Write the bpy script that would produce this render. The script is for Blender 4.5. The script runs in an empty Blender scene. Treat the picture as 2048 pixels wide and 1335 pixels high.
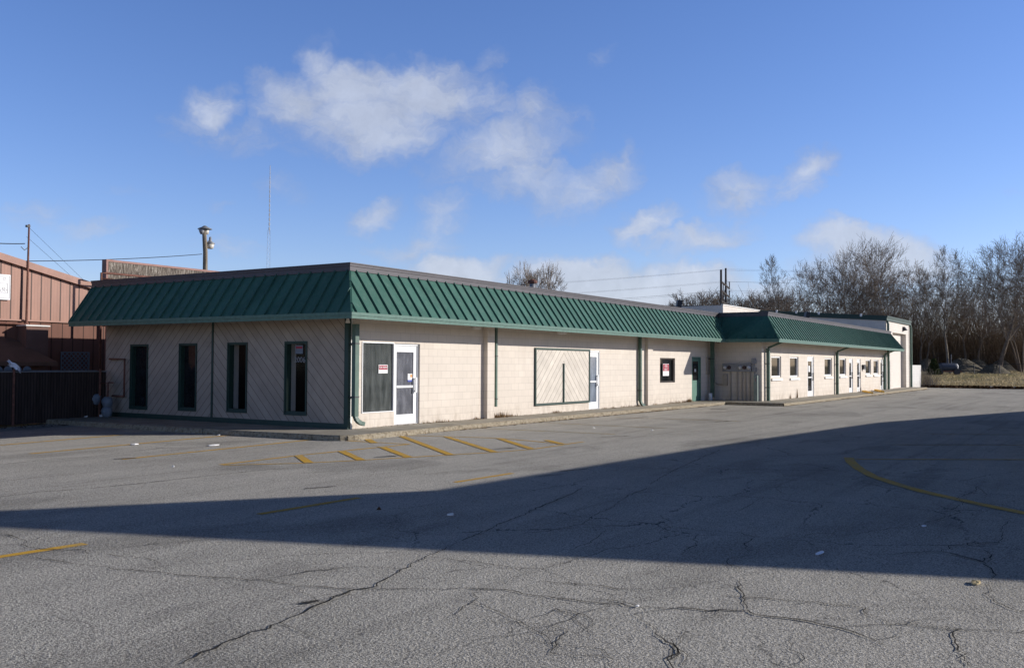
import bpy, bmesh, math, random
from mathutils import Vector, Matrix
R=random.Random(7)
scene=bpy.context.scene
COL=scene.collection
PI=math.pi
# ------------------------------------------------------------------ camera
CP=Vector((-17.506,-16.0,1.62))
FW=Vector((0.84207599,0.53839966,0.03215342)); RT=Vector((0.5385366,-0.84258742,0.00497719)); UP=Vector((-0.02977178,-0.01312462,0.99947055))
F=1887.49
def ray(x,y): return FW+RT*((x-1024)/F)-UP*((y-667.5)/F)
def hit(x,y,ax,v):
    d=ray(x,y); k=(v-CP[ax])/d[ax]; return CP+d*k
GZ=-0.13
def G(x,y,z=GZ): return hit(x,y,2,z)
def at(x,y,dist):
    d=ray(x,y); return CP+d*(dist/math.hypot(d.x,d.y))
cam=bpy.data.cameras.new('camera'); co=bpy.data.objects.new('camera',cam); COL.objects.link(co)
cam.sensor_fit='HORIZONTAL'; cam.sensor_width=36; cam.lens=F/2048*36; cam.clip_start=.1; cam.clip_end=3000
m=Matrix((RT,UP,-FW)).transposed().to_4x4(); m.translation=CP; co.matrix_world=m
scene.camera=co
# ------------------------------------------------------------------ sun + render
SUN=Vector((.773,-1,.43)).normalized()
el=math.asin(SUN.z); az=math.atan2(SUN.x,SUN.y)
sl=bpy.data.lights.new('sun','SUN'); sl.energy=5.0; sl.angle=math.radians(.55); sl.color=(1,.95,.885)
so=bpy.data.objects.new('sun',sl); COL.objects.link(so); so.rotation_euler=SUN.to_track_quat('Z','Y').to_euler()
scene.view_settings.view_transform='Standard'; scene.view_settings.look='None'; scene.view_settings.exposure=0.0; scene.view_settings.gamma=1
# ------------------------------------------------------------------ node helpers
class N:
    def __init__(s,tree): s.t=tree; s.l=tree.links
    def n(s,ty,**kw):
        o=s.t.nodes.new(ty)
        for k,v in kw.items():
            if k[0]=='_': setattr(o,k[1:],v)
        return o
    def put(s,sock,v):
        if hasattr(v,'is_linked'): s.l.new(v,sock)
        elif isinstance(v,(tuple,list,Vector)):
            v=tuple(v)
            if len(sock.default_value)==4 and len(v)==3: v=v+(1,)
            sock.default_value=v
        else: sock.default_value=v
    def math(s,op,a,b=0,c=None,clamp=False):
        o=s.n('ShaderNodeMath'); o.operation=op; o.use_clamp=clamp
        s.put(o.inputs[0],a); s.put(o.inputs[1],b)
        if c is not None: s.put(o.inputs[2],c)
        return o.outputs[0]
    def vmath(s,op,a,b=(0,0,0),sc=None):
        o=s.n('ShaderNodeVectorMath'); o.operation=op; s.put(o.inputs[0],a); s.put(o.inputs[1],b)
        if sc is not None: s.put(o.inputs['Scale'],sc)
        return o.outputs['Value'] if op in('LENGTH','DOT_PRODUCT') else o.outputs['Vector']
    def noise(s,vec,scale,detail=4,rough=.55,dist=0,out='Fac'):
        o=s.n('ShaderNodeTexNoise'); s.put(o.inputs['Vector'],vec); s.put(o.inputs['Scale'],scale); o.inputs['Detail'].default_value=detail
        o.inputs['Roughness'].default_value=rough; o.inputs['Distortion'].default_value=dist
        return o.outputs[0 if out=='Fac' else 1]
    def ramp(s,f,stops,interp='LINEAR'):
        o=s.n('ShaderNodeValToRGB'); s.put(o.inputs[0],f); cr=o.color_ramp; cr.interpolation=interp
        while len(cr.elements)<len(stops): cr.elements.new(.5)
        for e,(p,c) in zip(cr.elements,stops):
            e.position=p; e.color=(c,c,c,1) if isinstance(c,(int,float)) else tuple(c)+(1,)
        return o.outputs[0]
    def mix(s,f,a,b,mode='MIX'):
        o=s.n('ShaderNodeMix'); o.data_type='RGBA'; o.blend_type=mode
        s.put(o.inputs[0],f); s.put(o.inputs[6],a); s.put(o.inputs[7],b); return o.outputs[2]
    def mapr(s,f,a,b,c=0,d=1):
        o=s.n('ShaderNodeMapRange'); s.put(o.inputs[0],f)
        for i,v in enumerate((a,b,c,d)): o.inputs[i+1].default_value=v
        return o.outputs[0]
    def bump(s,h,strength=.3,dist=.01):
        o=s.n('ShaderNodeBump'); o.inputs['Strength'].default_value=strength; o.inputs['Distance'].default_value=dist; s.put(o.inputs['Height'],h); return o.outputs[0]
    def obj(s): return s.n('ShaderNodeTexCoord').outputs['Object']
    def sep(s,v):
        o=s.n('ShaderNodeSeparateXYZ'); s.put(o.inputs[0],v); return o.outputs
    def comb(s,x,y,z=0):
        o=s.n('ShaderNodeCombineXYZ'); s.put(o.inputs[0],x); s.put(o.inputs[1],y); s.put(o.inputs[2],z); return o.outputs[0]
def mat(name,fn=None,color=(.5,.5,.5),rough=.7,metal=0,var=.12,vscale=3,spec=.4):
    m=bpy.data.materials.new(name); m.use_nodes=True; t=m.node_tree; p=t.nodes['Principled BSDF']
    p.inputs['Roughness'].default_value=rough; p.inputs['Metallic'].default_value=metal; p.inputs['Specular IOR Level'].default_value=spec
    k=N(t)
    if fn: fn(k,p)
    else:
        v=k.noise(k.obj(),vscale,5,.6)
        a=tuple(c*(1-var) for c in color); b=tuple(min(1,c*(1+var)) for c in color)
        k.put(p.inputs['Base Color'],k.ramp(v,[(.3,a),(.7,b)]))
    return m
# ------------------------------------------------------------------ materials
def f_asphalt(k,p):
    o=k.obj()
    big=k.noise(o,.12,4,.6); med=k.noise(o,.9,5,.6); agg=k.noise(o,60,2,.8); agg2=k.noise(o,22,3,.7)
    streak=k.noise(k.vmath('MULTIPLY',o,(.10,1.4,1)),1,5,.65)
    c=k.ramp(agg,[(.36,(.11,.102,.09)),(.45,(.305,.285,.252)),(.54,(.475,.447,.395)),(.66,(.78,.74,.66))])
    c=k.mix(.28,c,k.ramp(agg2,[(.32,(.24,.225,.195)),(.65,(.56,.53,.465))]))
    t=k.math('ADD',k.math('MULTIPLY',big,.5),k.math('MULTIPLY',med,.28)); t=k.math('ADD',t,k.math('MULTIPLY',streak,.42)); t=k.math('SUBTRACT',t,.035)
    c=k.mix(1,c,k.ramp(t,[(.36,.70),(.5,.92),(.64,1.1)]),'MULTIPLY')
    wv=k.vmath('ADD',o,k.vmath('SCALE',k.vmath('SUBTRACT',k.noise(o,1.1,5,.7,0,'Color'),(.5,.5,.5)),(0,0,0),.75)); s3=k.sep(o)
    reg=k.math('MULTIPLY',k.mapr(s3[1],-6.5,-10.5,0,1),k.mapr(s3[0],-13,-7,.35,1)); reg=k.math('ADD',reg,.12)
    for sc,wd_,th in ((.5,.0045,.42),(1.25,.0055,.52),(2.9,.007,.6)):
        vo=k.n('ShaderNodeTexVoronoi'); vo.feature='DISTANCE_TO_EDGE'; vo.voronoi_dimensions='2D'; k.put(vo.inputs['Vector'],k.vmath('ADD',wv,(sc*7,3,0))); vo.inputs['Scale'].default_value=sc
        mk=k.mapr(k.noise(k.vmath('ADD',o,(sc*31,5,0)),.55,3,.6),th-.08,th+.12,0,1); wn=k.math('MULTIPLY',k.noise(o,3,3,.6),wd_*2)
        ln=k.math('MULTIPLY',k.math('MULTIPLY',k.math('LESS_THAN',vo.outputs[0],wn),mk),k.math('MINIMUM',reg,1)); c=k.mix(k.math('MULTIPLY',ln,.85),c,(.05,.046,.042))
    pt=k.ramp(k.noise(k.vmath('MULTIPLY',o,(.22,.5,1)),1,3,.55,.4),[(.56,1),(.62,.80)]); c=k.mix(1,c,pt,'MULTIPLY')
    tyre=k.ramp(k.noise(k.vmath('MULTIPLY',k.vmath('ADD',o,(3,1,0)),(.06,2.6,1)),1,3,.5,.6),[(.57,1),(.70,.84)]); c=k.mix(1,c,tyre,'MULTIPLY')
    oil=k.ramp(k.noise(o,.45,3,.5),[(.63,0),(.75,1)]); oil=k.math('MULTIPLY',oil,k.ramp(k.noise(o,6,4,.6),[(.4,0),(.7,.35)]))
    c=k.mix(oil,c,(.07,.068,.065))
    k.put(p.inputs['Base Color'],c); p.inputs['Roughness'].default_value=.88
    k.put(p.inputs['Normal'],k.bump(k.math('ADD',agg,agg2),.7,.013))
M={}
M['asphalt']=mat('weathered_asphalt',f_asphalt,spec=.25)
def f_paint(k,p):
    o=k.obj(); w=k.math('ADD',k.math('MULTIPLY',k.noise(o,30,3,.7),.6),k.math('MULTIPLY',k.noise(o,3,3,.6),.5))
    c=k.mix(k.ramp(w,[(.53,0),(.72,1)]),(.64,.37,.05),(.36,.30,.18)); k.put(p.inputs['Base Color'],c)
    k.put(p.inputs['Normal'],k.bump(k.noise(o,62,2,.7),.5,.01))
M['yellow']=mat('worn_yellow_paint',f_paint,rough=.8,spec=.2)
def f_paint2(k,p):
    o=k.obj(); w=k.math('ADD',k.math('MULTIPLY',k.noise(o,30,3,.7),.6),k.math('MULTIPLY',k.noise(o,2,3,.6),.5))
    k.put(p.inputs['Base Color'],k.mix(k.ramp(w,[(.5,0),(.66,1)]),(.5,.34,.10),(.27,.25,.21)))
M['yellow_faded']=mat('faded_yellow_paint',f_paint2,rough=.85,spec=.2)
M['crack']=mat('crack_dirt',color=(.055,.05,.043),rough=1,var=.4,vscale=20,spec=.1)
def f_conc(k,p):
    o=k.obj(); n=k.noise(o,1.2,6,.65); g=k.noise(o,40,3,.7)
    s=k.sep(o); ux=k.math('FRACT',k.math('DIVIDE',s[0],1.5)); j=k.math('LESS_THAN',ux,.012)
    c=k.ramp(n,[(.3,(.25,.225,.18)),(.6,(.38,.35,.29)),(.8,(.45,.42,.36))]); c=k.mix(k.math('MULTIPLY',k.math('SUBTRACT',g,.35),.6,clamp=True),c,(.16,.14,.11))
    c=k.mix(j,c,(.1,.09,.07)); k.put(p.inputs['Base Color'],c); k.put(p.inputs['Normal'],k.bump(g,.4,.01))
M['concrete']=mat('old_concrete',f_conc,rough=.9,spec=.2)
def f_kerb(k,p):
    o=k.obj(); g=k.noise(o,14,5,.7); k.put(p.inputs['Base Color'],k.ramp(g,[(.35,(.16,.13,.09)),(.5,(.33,.28,.2)),(.7,(.42,.38,.3))])); k.put(p.inputs['Normal'],k.bump(g,.9,.04))
M['kerb']=mat('chipped_kerb_concrete',f_kerb,rough=.95,spec=.2)
def f_cmu(base,grime=1.0):
    def f(k,p):
        o=k.obj(); s=k.sep(o); u=k.math('ADD',s[0],s[1])
        b=k.n('ShaderNodeTexBrick'); k.put(b.inputs['Vector'],k.comb(u,s[2])); b.inputs['Scale'].default_value=1
        b.inputs['Brick Width'].default_value=.406; b.inputs['Row Height'].default_value=.2032; b.inputs['Mortar Size'].default_value=.007; b.inputs['Mortar Smooth'].default_value=.6; b.inputs['Bias'].default_value=0
        b.inputs['Color1'].default_value=tuple(base)+(1,); b.inputs['Color2'].default_value=tuple(c*.95 for c in base)+(1,); b.inputs['Mortar'].default_value=tuple(c*.76 for c in base)+(1,)
        c=b.outputs[0]
        v=k.noise(o,.8,6,.65); c=k.mix(1,c,k.ramp(v,[(.3,.93),(.7,1.03)]),'MULTIPLY')
        low=k.mapr(s[2],.0,.5,1,0); g=k.math('MULTIPLY',low,k.ramp(k.noise(k.vmath('MULTIPLY',o,(2.5,2.5,1.2)),2,5,.65),[(.42,0),(.75,.45*grime)]))
        c=k.mix(g,c,(.27,.2,.13))
        drip=k.math('MULTIPLY',k.ramp(k.noise(k.vmath('MULTIPLY',o,(7,7,.35)),1,4,.6),[(.56,0),(.8,.16*grime)]),1.0)
        c=k.mix(drip,c,(.36,.28,.2))
        k.put(p.inputs['Base Color'],c)
        h=k.math('SUBTRACT',k.math('MULTIPLY',k.noise(o,45,3,.7),.25),b.outputs['Fac']); k.put(p.inputs['Normal'],k.bump(h,.35,.006))
    return f
M['cmu']=mat('cream_painted_block',f_cmu((.69,.615,.525),1.25),rough=.75,spec=.25)
M['cmu_white']=mat('white_painted_block',f_cmu((.72,.655,.58),.5),rough=.75,spec=.25)
def f_diag(base,dark,mid,spacing=.205,sgn=0,rough=False):
    # diagonal plank siding; direction flips at coordinate mid
    def f(k,p):
        o=k.obj(); s=k.sep(o); u=k.math('ADD',s[0],s[1])
        side=k.math('GREATER_THAN',u,mid); sg=k.math('SUBTRACT',k.math('MULTIPLY',side,2),1)
        if sgn<0: sg=k.math('MULTIPLY',sg,-1)
        d=k.math('ADD',s[2],k.math('MULTIPLY',k.math('SUBTRACT',u,mid),sg)) 
        t=k.math('DIVIDE',d,spacing*1.414); fr=k.math('FRACT',k.math('ADD',t,100.5)); e=k.math('ABSOLUTE',k.math('SUBTRACT',fr,.5))
        line=k.math('LESS_THAN',e,.034)
        idn=k.n('ShaderNodeTexWhiteNoise'); idn.noise_dimensions='1D'; k.put(idn.inputs['W'],k.math('ADD',k.math('FLOOR',k.math('ADD',t,100)),k.math('MULTIPLY',side,37)))
        v=k.noise(o,2.2,6,.6); c=k.mix(1,base,k.ramp(v,[(.3,.86),(.7,1.08)]),'MULTIPLY')
        c=k.mix(1,c,k.ramp(idn.outputs[0],[(0,.93),(1,1.04)]),'MULTIPLY')
        c=k.mix(line,c,dark); k.put(p.inputs['Base Color'],c)
        k.put(p.inputs['Normal'],k.bump(k.math('SUBTRACT',1,line),.6,.01))
    return f
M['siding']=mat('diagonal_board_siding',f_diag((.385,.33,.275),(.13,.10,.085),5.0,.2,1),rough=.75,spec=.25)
M['chevron']=mat('chevron_board_panel',f_diag((.66,.60,.52),(.25,.21,.16),10.76,.205,1),rough=.8,spec=.2)
def f_green(k,p):
    o=k.obj(); v=k.noise(o,1.3,5,.6); s=k.sep(o); c=k.ramp(v,[(.3,(.042,.122,.094)),(.7,(.057,.150,.117))])
    wn=k.n('ShaderNodeTexWhiteNoise'); wn.noise_dimensions='1D'; k.put(wn.inputs['W'],k.math('FLOOR',k.math('DIVIDE',k.math('ADD',s[0],s[1]),.4065))); c=k.mix(1,c,k.ramp(wn.outputs[0],[(0,.90),(1,1.08)]),'MULTIPLY')
    st=k.ramp(k.noise(k.vmath('MULTIPLY',o,(9,9,.6)),1,4,.65),[(.5,0),(.8,.35)]); c=k.mix(st,c,(.16,.22,.19)); k.put(p.inputs['Base Color'],c)
    k.put(p.inputs['Roughness'],k.ramp(k.noise(o,5,4,.6),[(.3,.42),(.7,.6)])); k.put(p.inputs['Normal'],k.bump(k.noise(k.vmath('MULTIPLY',o,(.6,.6,.3)),2,2,.5),.25,.02))
M['roof_green']=mat('green_standing_seam_metal',f_green,spec=.35)
M['trim_green']=mat('green_trim',color=(.024,.056,.046),rough=.55,var=.12,vscale=5)
M['eave_green']=mat('weathered_green_gutter',color=(.088,.172,.136),rough=.6,var=.22,vscale=9)
M['spout_green']=mat('green_downspout_metal',color=(.075,.13,.10),rough=.5,var=.18,vscale=4)
M['door_green']=mat('green_painted_door',color=(.10,.21,.165),rough=.5,var=.08)
M['coping']=mat('brown_metal_coping',color=(.062,.056,.064),rough=.5,metal=.1,var=.15,vscale=2)
M['soffit']=mat('cream_soffit',color=(.42,.36,.29),rough=.8)
M['membrane']=mat('roof_membrane',color=(.12,.12,.12),rough=.9)
M['white_metal']=mat('white_door_metal',color=(.86,.86,.85),rough=.35,var=.04)
M['white_sill']=mat('white_painted_sill',color=(.8,.78,.74),rough=.6,var=.06)
def f_glass(k,p):
    o=k.obj(); k.put(p.inputs['Base Color'],k.ramp(k.noise(o,3,4,.6),[(.3,(.008,.009,.01)),(.75,(.022,.024,.026))]))
    p.inputs['Roughness'].default_value=.04; p.inputs['Specular IOR Level'].default_value=.28
    k.put(p.inputs['Normal'],k.bump(k.noise(o,1.5,2,.5),.06,.01))
M['glass']=mat('dark_window_glass',f_glass)
def f_dusty(lo,hi,sp=.4,transp=.35):
    def f(k,p):
        o=k.obj(); n=k.noise(k.vmath('MULTIPLY',o,(9,9,1.1)),1,6,.68); n2=k.noise(o,2.2,5,.6)
        c=k.mix(1,k.ramp(n,[(.3,lo),(.72,hi)]),k.ramp(n2,[(.25,.65),(.75,1.3)]),'MULTIPLY'); k.put(p.inputs['Base Color'],c); p.inputs['Roughness'].default_value=.12; p.inputs['Specular IOR Level'].default_value=sp
        if transp:
            tr=k.n('ShaderNodeBsdfTransparent'); mx=k.n('ShaderNodeMixShader'); mx.inputs[0].default_value=transp
            k.l.new(p.outputs[0],mx.inputs[1]); k.l.new(tr.outputs[0],mx.inputs[2]); k.l.new(mx.outputs[0],k.t.nodes['Material Output'].inputs[0])
    return f
M['glass_dusty']=mat('dusty_shop_glass',f_dusty((.05,.058,.056),(.16,.172,.165)))
M['glass_door']=mat('hazy_door_glass',f_dusty((.09,.095,.115),(.26,.265,.29)))
M['glass_blue']=mat('pale_blue_door_glass',f_dusty((.12,.15,.20),(.26,.30,.36),.5,0))
M['glass_clear']=mat('clear_window_glass',f_dusty((.01,.01,.01),(.02,.02,.02),.4,.88))
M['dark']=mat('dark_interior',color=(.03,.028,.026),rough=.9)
M['gasket']=mat('dark_reveal',color=(.05,.04,.035),rough=.8)
M['plaster']=mat('white_interior_plaster',color=(.75,.74,.7),rough=.7,var=.04)
M['red']=mat('red_sign_face',color=(.34,.02,.045),rough=.5,var=.05)
M['paper']=mat('white_sign_paper',color=(.8,.79,.78),rough=.6,var=.04)
M['blue']=mat('blue_print',color=(.05,.08,.35),rough=.5)
M['orange']=mat('orange_print',color=(.7,.3,.05),rough=.5)
M['ink']=mat('black_ink',color=(.03,.03,.03),rough=.6)
M['grey_metal']=mat('grey_galvanised_metal',color=(.25,.26,.28),rough=.5,metal=.2,var=.15,vscale=8)
M['meter_face']=mat('glass_meter_face',color=(.62,.62,.62),rough=.2,var=.2,vscale=30)
M['meter_dark']=mat('brown_meter_blank',color=(.09,.05,.045),rough=.5)
M['pipe_cream']=mat('cream_painted_conduit',color=(.42,.36,.29),rough=.7)
M['cabinet']=mat('grey_green_cabinet',color=(.25,.30,.27),rough=.6)
M['pvc']=mat('white_pvc',color=(.75,.76,.8),rough=.5,var=.05)
M['rust_pipe']=mat('rusty_brown_pipe',color=(.16,.07,.05),rough=.8,var=.35,vscale=12)
M['gas_grey']=mat('gas_meter_grey',color=(.17,.20,.24),rough=.6,var=.12,vscale=9)
M['lampglass']=mat('cloudy_lamp_lens',color=(.62,.58,.5),rough=.25,var=.12,vscale=10)
M['black']=mat('black_metal',color=(.03,.03,.035),rough=.5)
def f_rib(base,per,ax=0,groove=.07,second=True):
    def f(k,p):
        o=k.obj(); s=k.sep(o); u=s[ax]; fr=k.math('FRACT',k.math('ADD',k.math('DIVIDE',u,per),50)); line=k.math('LESS_THAN',k.math('ABSOLUTE',k.math('SUBTRACT',fr,.5)),groove)
        fr2=k.math('FRACT',k.math('ADD',k.math('DIVIDE',u,per/3),50)); l2=k.math('MULTIPLY',k.math('LESS_THAN',k.math('ABSOLUTE',k.math('SUBTRACT',fr2,.5)),.1),.4 if second else 0)
        v=k.noise(k.vmath('MULTIPLY',o,(2,2,.5)),1.5,5,.6); c=k.mix(1,base,k.ramp(v,[(.3,.82),(.7,1.1)]),'MULTIPLY')
        c=k.mix(l2,c,tuple(x*.6 for x in base)); c=k.mix(line,c,tuple(x*.22 for x in base)); k.put(p.inputs['Base Color'],c)
        k.put(p.inputs['Normal'],k.bump(k.math('SUBTRACT',1,line),.8,.02))
    return f
M['brown_siding']=mat('tan_ribbed_metal_siding',f_rib((.37,.20,.145),.335),rough=.6)
M['brown_board']=mat('red_brown_board_siding',f_rib((.18,.085,.06),.38,0,.04,False),rough=.8)
M['brown_trim']=mat('tan_metal_trim',color=(.36,.20,.15),rough=.6)
M['awning']=mat('brown_awning_cloth',color=(.15,.085,.06),rough=.9)
M['duct']=mat('brown_duct',color=(.17,.095,.075),rough=.8)
def f_weather(k,p):
    o=k.obj(); s=k.sep(o); fr=k.math('FRACT',k.math('ADD',k.math('DIVIDE',s[0],.2),50)); line=k.math('LESS_THAN',fr,.06)
    v=k.noise(k.vmath('MULTIPLY',o,(22,22,3.5)),1,6,.75); c=k.ramp(v,[(.42,(.07,.055,.045)),(.53,(.19,.16,.13)),(.66,(.50,.46,.40))]); c=k.mix(line,c,(.03,.025,.02)); k.put(p.inputs['Base Color'],c); k.put(p.inputs['Normal'],k.bump(v,.6,.02))
M['weathered_wood']=mat('peeling_weathered_boards',f_weather,rough=.95)
M['wood_trim']=mat('pink_brown_trim',color=(.33,.19,.16),rough=.8)
def f_pole(k,p):
    o=k.obj(); v=k.noise(k.vmath('MULTIPLY',o,(20,20,1.5)),1,6,.7); k.put(p.inputs['Base Color'],k.ramp(v,[(.35,(.09,.07,.055)),(.6,(.30,.26,.2)),(.75,(.4,.36,.3))])); k.put(p.inputs['Normal'],k.bump(v,.7,.02))
M['pole_wood']=mat('weathered_pole_wood',f_pole,rough=.95)
M['dark_pole']=mat('creosoted_pole',color=(.05,.045,.045),rough=.9)
def f_fence(k,p):
    o=k.obj(); s=k.sep(o); fr=k.math('FRACT',k.math('ADD',k.math('DIVIDE',s[0],.085),90)); line=k.math('LESS_THAN',fr,.2)
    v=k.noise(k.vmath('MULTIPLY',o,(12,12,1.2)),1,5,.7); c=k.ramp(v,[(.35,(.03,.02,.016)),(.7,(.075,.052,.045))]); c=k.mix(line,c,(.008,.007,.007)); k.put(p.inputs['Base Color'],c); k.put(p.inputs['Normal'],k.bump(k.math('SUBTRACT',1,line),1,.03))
M['fence_dark']=mat('dark_slatted_screen',f_fence,rough=.95)
M['bag']=mat('white_plastic_bag',color=(.75,.77,.85),rough=.35,var=.1)
def f_grass(k,p):
    o=k.obj(); a=k.noise(k.vmath('MULTIPLY',o,(.05,.22,1)),1,6,.65); b=k.noise(o,1.8,6,.7)
    c=k.ramp(a,[(.34,(.20,.18,.065)),(.5,(.46,.36,.19)),(.66,(.62,.51,.33))]); c=k.mix(1,c,k.ramp(b,[(.3,.55),(.7,1.3)]),'MULTIPLY'); k.put(p.inputs['Base Color'],c); k.put(p.inputs['Normal'],k.bump(b,1,.15))
M['grass']=mat('dry_winter_lawn',f_grass,rough=1,spec=.05)
M['blade']=mat('dry_grass_blades',color=(.56,.45,.26),rough=1,var=.45,vscale=1.2,spec=.05)
M['gravel']=mat('grey_gravel_mound',color=(.13,.115,.088),rough=1,var=.65,vscale=5,spec=.05)
M['mulch']=mat('dark_leaf_litter',color=(.085,.05,.03),rough=1,var=.6,vscale=6,spec=.05)
def f_bark(a,b):
    def f(k,p):
        o=k.obj(); k.put(p.inputs['Base Color'],k.ramp(k.noise(o,1.6,5,.65),[(.3,a),(.7,b)])); p.inputs['Roughness'].default_value=1; p.inputs['Specular IOR Level'].default_value=.05
    return f
M['bark']=mat('grey_brown_bark',f_bark((.085,.066,.052),(.19,.155,.125)))
M['bark_pale']=mat('pale_bark',f_bark((.15,.125,.10),(.28,.245,.205)))
M['twig']=mat('bare_twigs',f_bark((.15,.12,.098),(.31,.262,.215)))
M['brush']=mat('brown_brushwood',f_bark((.09,.065,.045),(.22,.16,.105)))
M['weed']=mat('dry_brown_weeds',color=(.22,.14,.07),rough=1,var=.5,vscale=9,spec=.05)
M['evergreen']=mat('dark_evergreen',color=(.045,.055,.02),rough=1,var=.4,vscale=3,spec=.05)
M['wall_white']=mat('stained_white_concrete',f_cmu((.66,.64,.60),1.6),rough=.9)
M['stop_yellow']=mat('yellow_kerb_paint',color=(.72,.42,.05),rough=.7,var=.2,vscale=6)
M['tank']=mat('dark_blue_tank_paint',color=(.05,.065,.10),rough=.6)
M['mast']=mat('pale_mast_steel',color=(.42,.44,.48),rough=.6)
M['mast_red']=mat('dull_red_mast_paint',color=(.25,.12,.12),rough=.6)
# ------------------------------------------------------------------ mesh builder
class MB:
    def __init__(s): s.v=[]; s.f=[]
    def add(s,vs,fs):
        n=len(s.v); s.v+= [tuple(x) for x in vs]; s.f+=[tuple(i+n for i in f) for f in fs]; return s
    def quad(s,a,b,c,d): return s.add([a,b,c,d],[(0,1,2,3)])
    def poly(s,ps): return s.add(ps,[tuple(range(len(ps)))])
    def box(s,x0,x1,y0,y1,z0,z1):
        x0,x1=sorted((x0,x1)); y0,y1=sorted((y0,y1)); z0,z1=sorted((z0,z1))
        return s.add([(x0,y0,z0),(x1,y0,z0),(x1,y1,z0),(x0,y1,z0),(x0,y0,z1),(x1,y0,z1),(x1,y1,z1),(x0,y1,z1)],[(3,2,1,0),(4,5,6,7),(0,1,5,4),(1,2,6,5),(2,3,7,6),(3,0,4,7)])
    def obox(s,c,ax,ay,az):
        c=Vector(c); vs=[c+ax*i+ay*j+az*k for k in(-1,1) for j in(-1,1) for i in(-1,1)]
        return s.add(vs,[(0,2,3,1),(4,5,7,6),(0,1,5,4),(1,3,7,5),(3,2,6,7),(2,0,4,6)])
    def tube(s,pts,r,n=8,cap=True):
        pts=[Vector(p) for p in pts]; rs=r if isinstance(r,(list,tuple)) else [r]*len(pts); vs=[];up=None
        for i,p in enumerate(pts):
            d=(pts[min(i+1,len(pts)-1)]-pts[max(i-1,0)]).normalized()
            if up is None: up=Vector((0,0,1)) if abs(d.z)<.9 else Vector((1,0,0))
            a=d.cross(up); 
            if a.length<1e-4: a=d.orthogonal()
            a.normalize(); b=d.cross(a)
            for k in range(n):
                t=2*PI*k/n; vs.append(p+(a*math.cos(t)+b*math.sin(t))*rs[i])
        fs=[(i*n+k,i*n+(k+1)%n,(i+1)*n+(k+1)%n,(i+1)*n+k) for i in range(len(pts)-1) for k in range(n)]
        if cap: fs+=[tuple(range(n)),tuple(reversed(range((len(pts)-1)*n,len(pts)*n)))]
        return s.add(vs,fs)
    def lathe(s,c,prof,n=16,axis=2):
        vs=[]
        for r,h in prof:
            for k in range(n):
                t=2*PI*k/n; q=[0,0,0]; q[axis]=h; q[(axis+1)%3]=r*math.cos(t); q[(axis+2)%3]=r*math.sin(t); vs.append((c[0]+q[0],c[1]+q[1],c[2]+q[2]))
        fs=[(i*n+k,i*n+(k+1)%n,(i+1)*n+(k+1)%n,(i+1)*n+k) for i in range(len(prof)-1) for k in range(n)]
        fs+=[tuple(reversed(range(n))),tuple(range((len(prof)-1)*n,len(prof)*n))]
        return s.add(vs,fs)
    def build(s,name,mt,parent=None,smooth=False,bevel=0,recalc=True):
        me=bpy.data.meshes.new(name); me.from_pydata(s.v,[],s.f)
        if recalc and len(s.f)<30000:
            b=bmesh.new(); b.from_mesh(me); bmesh.ops.recalc_face_normals(b,faces=b.faces)
            if bevel: bmesh.ops.bevel(b,geom=b.edges[:],offset=bevel,segments=2,affect='EDGES',clamp_overlap=True)
            b.to_mesh(me); b.free()
        if smooth:
            for q in me.polygons: q.use_smooth=True
        me.materials.append(M[mt] if isinstance(mt,str) else mt)
        o=bpy.data.objects.new(name,me); COL.objects.link(o)
        if parent is not None: put_under(o,parent)
        return o
WM={}
def put_under(o,parent):
    o.parent=parent; o.matrix_parent_inverse=WM.get(parent.name,Matrix()).inverted()
def thing(name,label,cat,loc=(0,0,0),group=None):
    o=bpy.data.objects.new(name,None); COL.objects.link(o); o.location=loc; o.empty_display_size=.2
    WM[o.name]=Matrix.Translation(Vector(loc)); tag(o,label,cat,group); return o
def tag(o,label,cat,group=None,kind=None):
    if label: o['label']=label
    if cat: o['category']=cat
    if group: o['group']=group
    if kind: o['kind']=kind
    return o
def struct(o,label=None,kind='structure'): return tag(o,label,None,None,kind)
def text(s,size,mt,origin,xdir,ydir,name='lettering',parent=None,off=.001,depth=.001,align='LEFT'):
    cu=bpy.data.curves.new('t','FONT'); cu.body=s; cu.size=size; cu.extrude=depth; cu.align_x=align
    ob=bpy.data.objects.new('t',cu); COL.objects.link(ob); bpy.context.view_layer.update()
    me=bpy.data.meshes.new_from_object(ob.evaluated_get(bpy.context.evaluated_depsgraph_get())); bpy.data.objects.remove(ob)
    xd=Vector(xdir).normalized(); yd=Vector(ydir).normalized(); zd=xd.cross(yd); mm=Matrix((xd,yd,zd)).transposed().to_4x4(); mm.translation=Vector(origin)+zd*off
    me.transform(mm); me.materials.clear(); me.materials.append(M[mt]); me.name=name
    o=bpy.data.objects.new(name,me); COL.objects.link(o)
    if parent is not None: put_under(o,parent)
    return o
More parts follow.
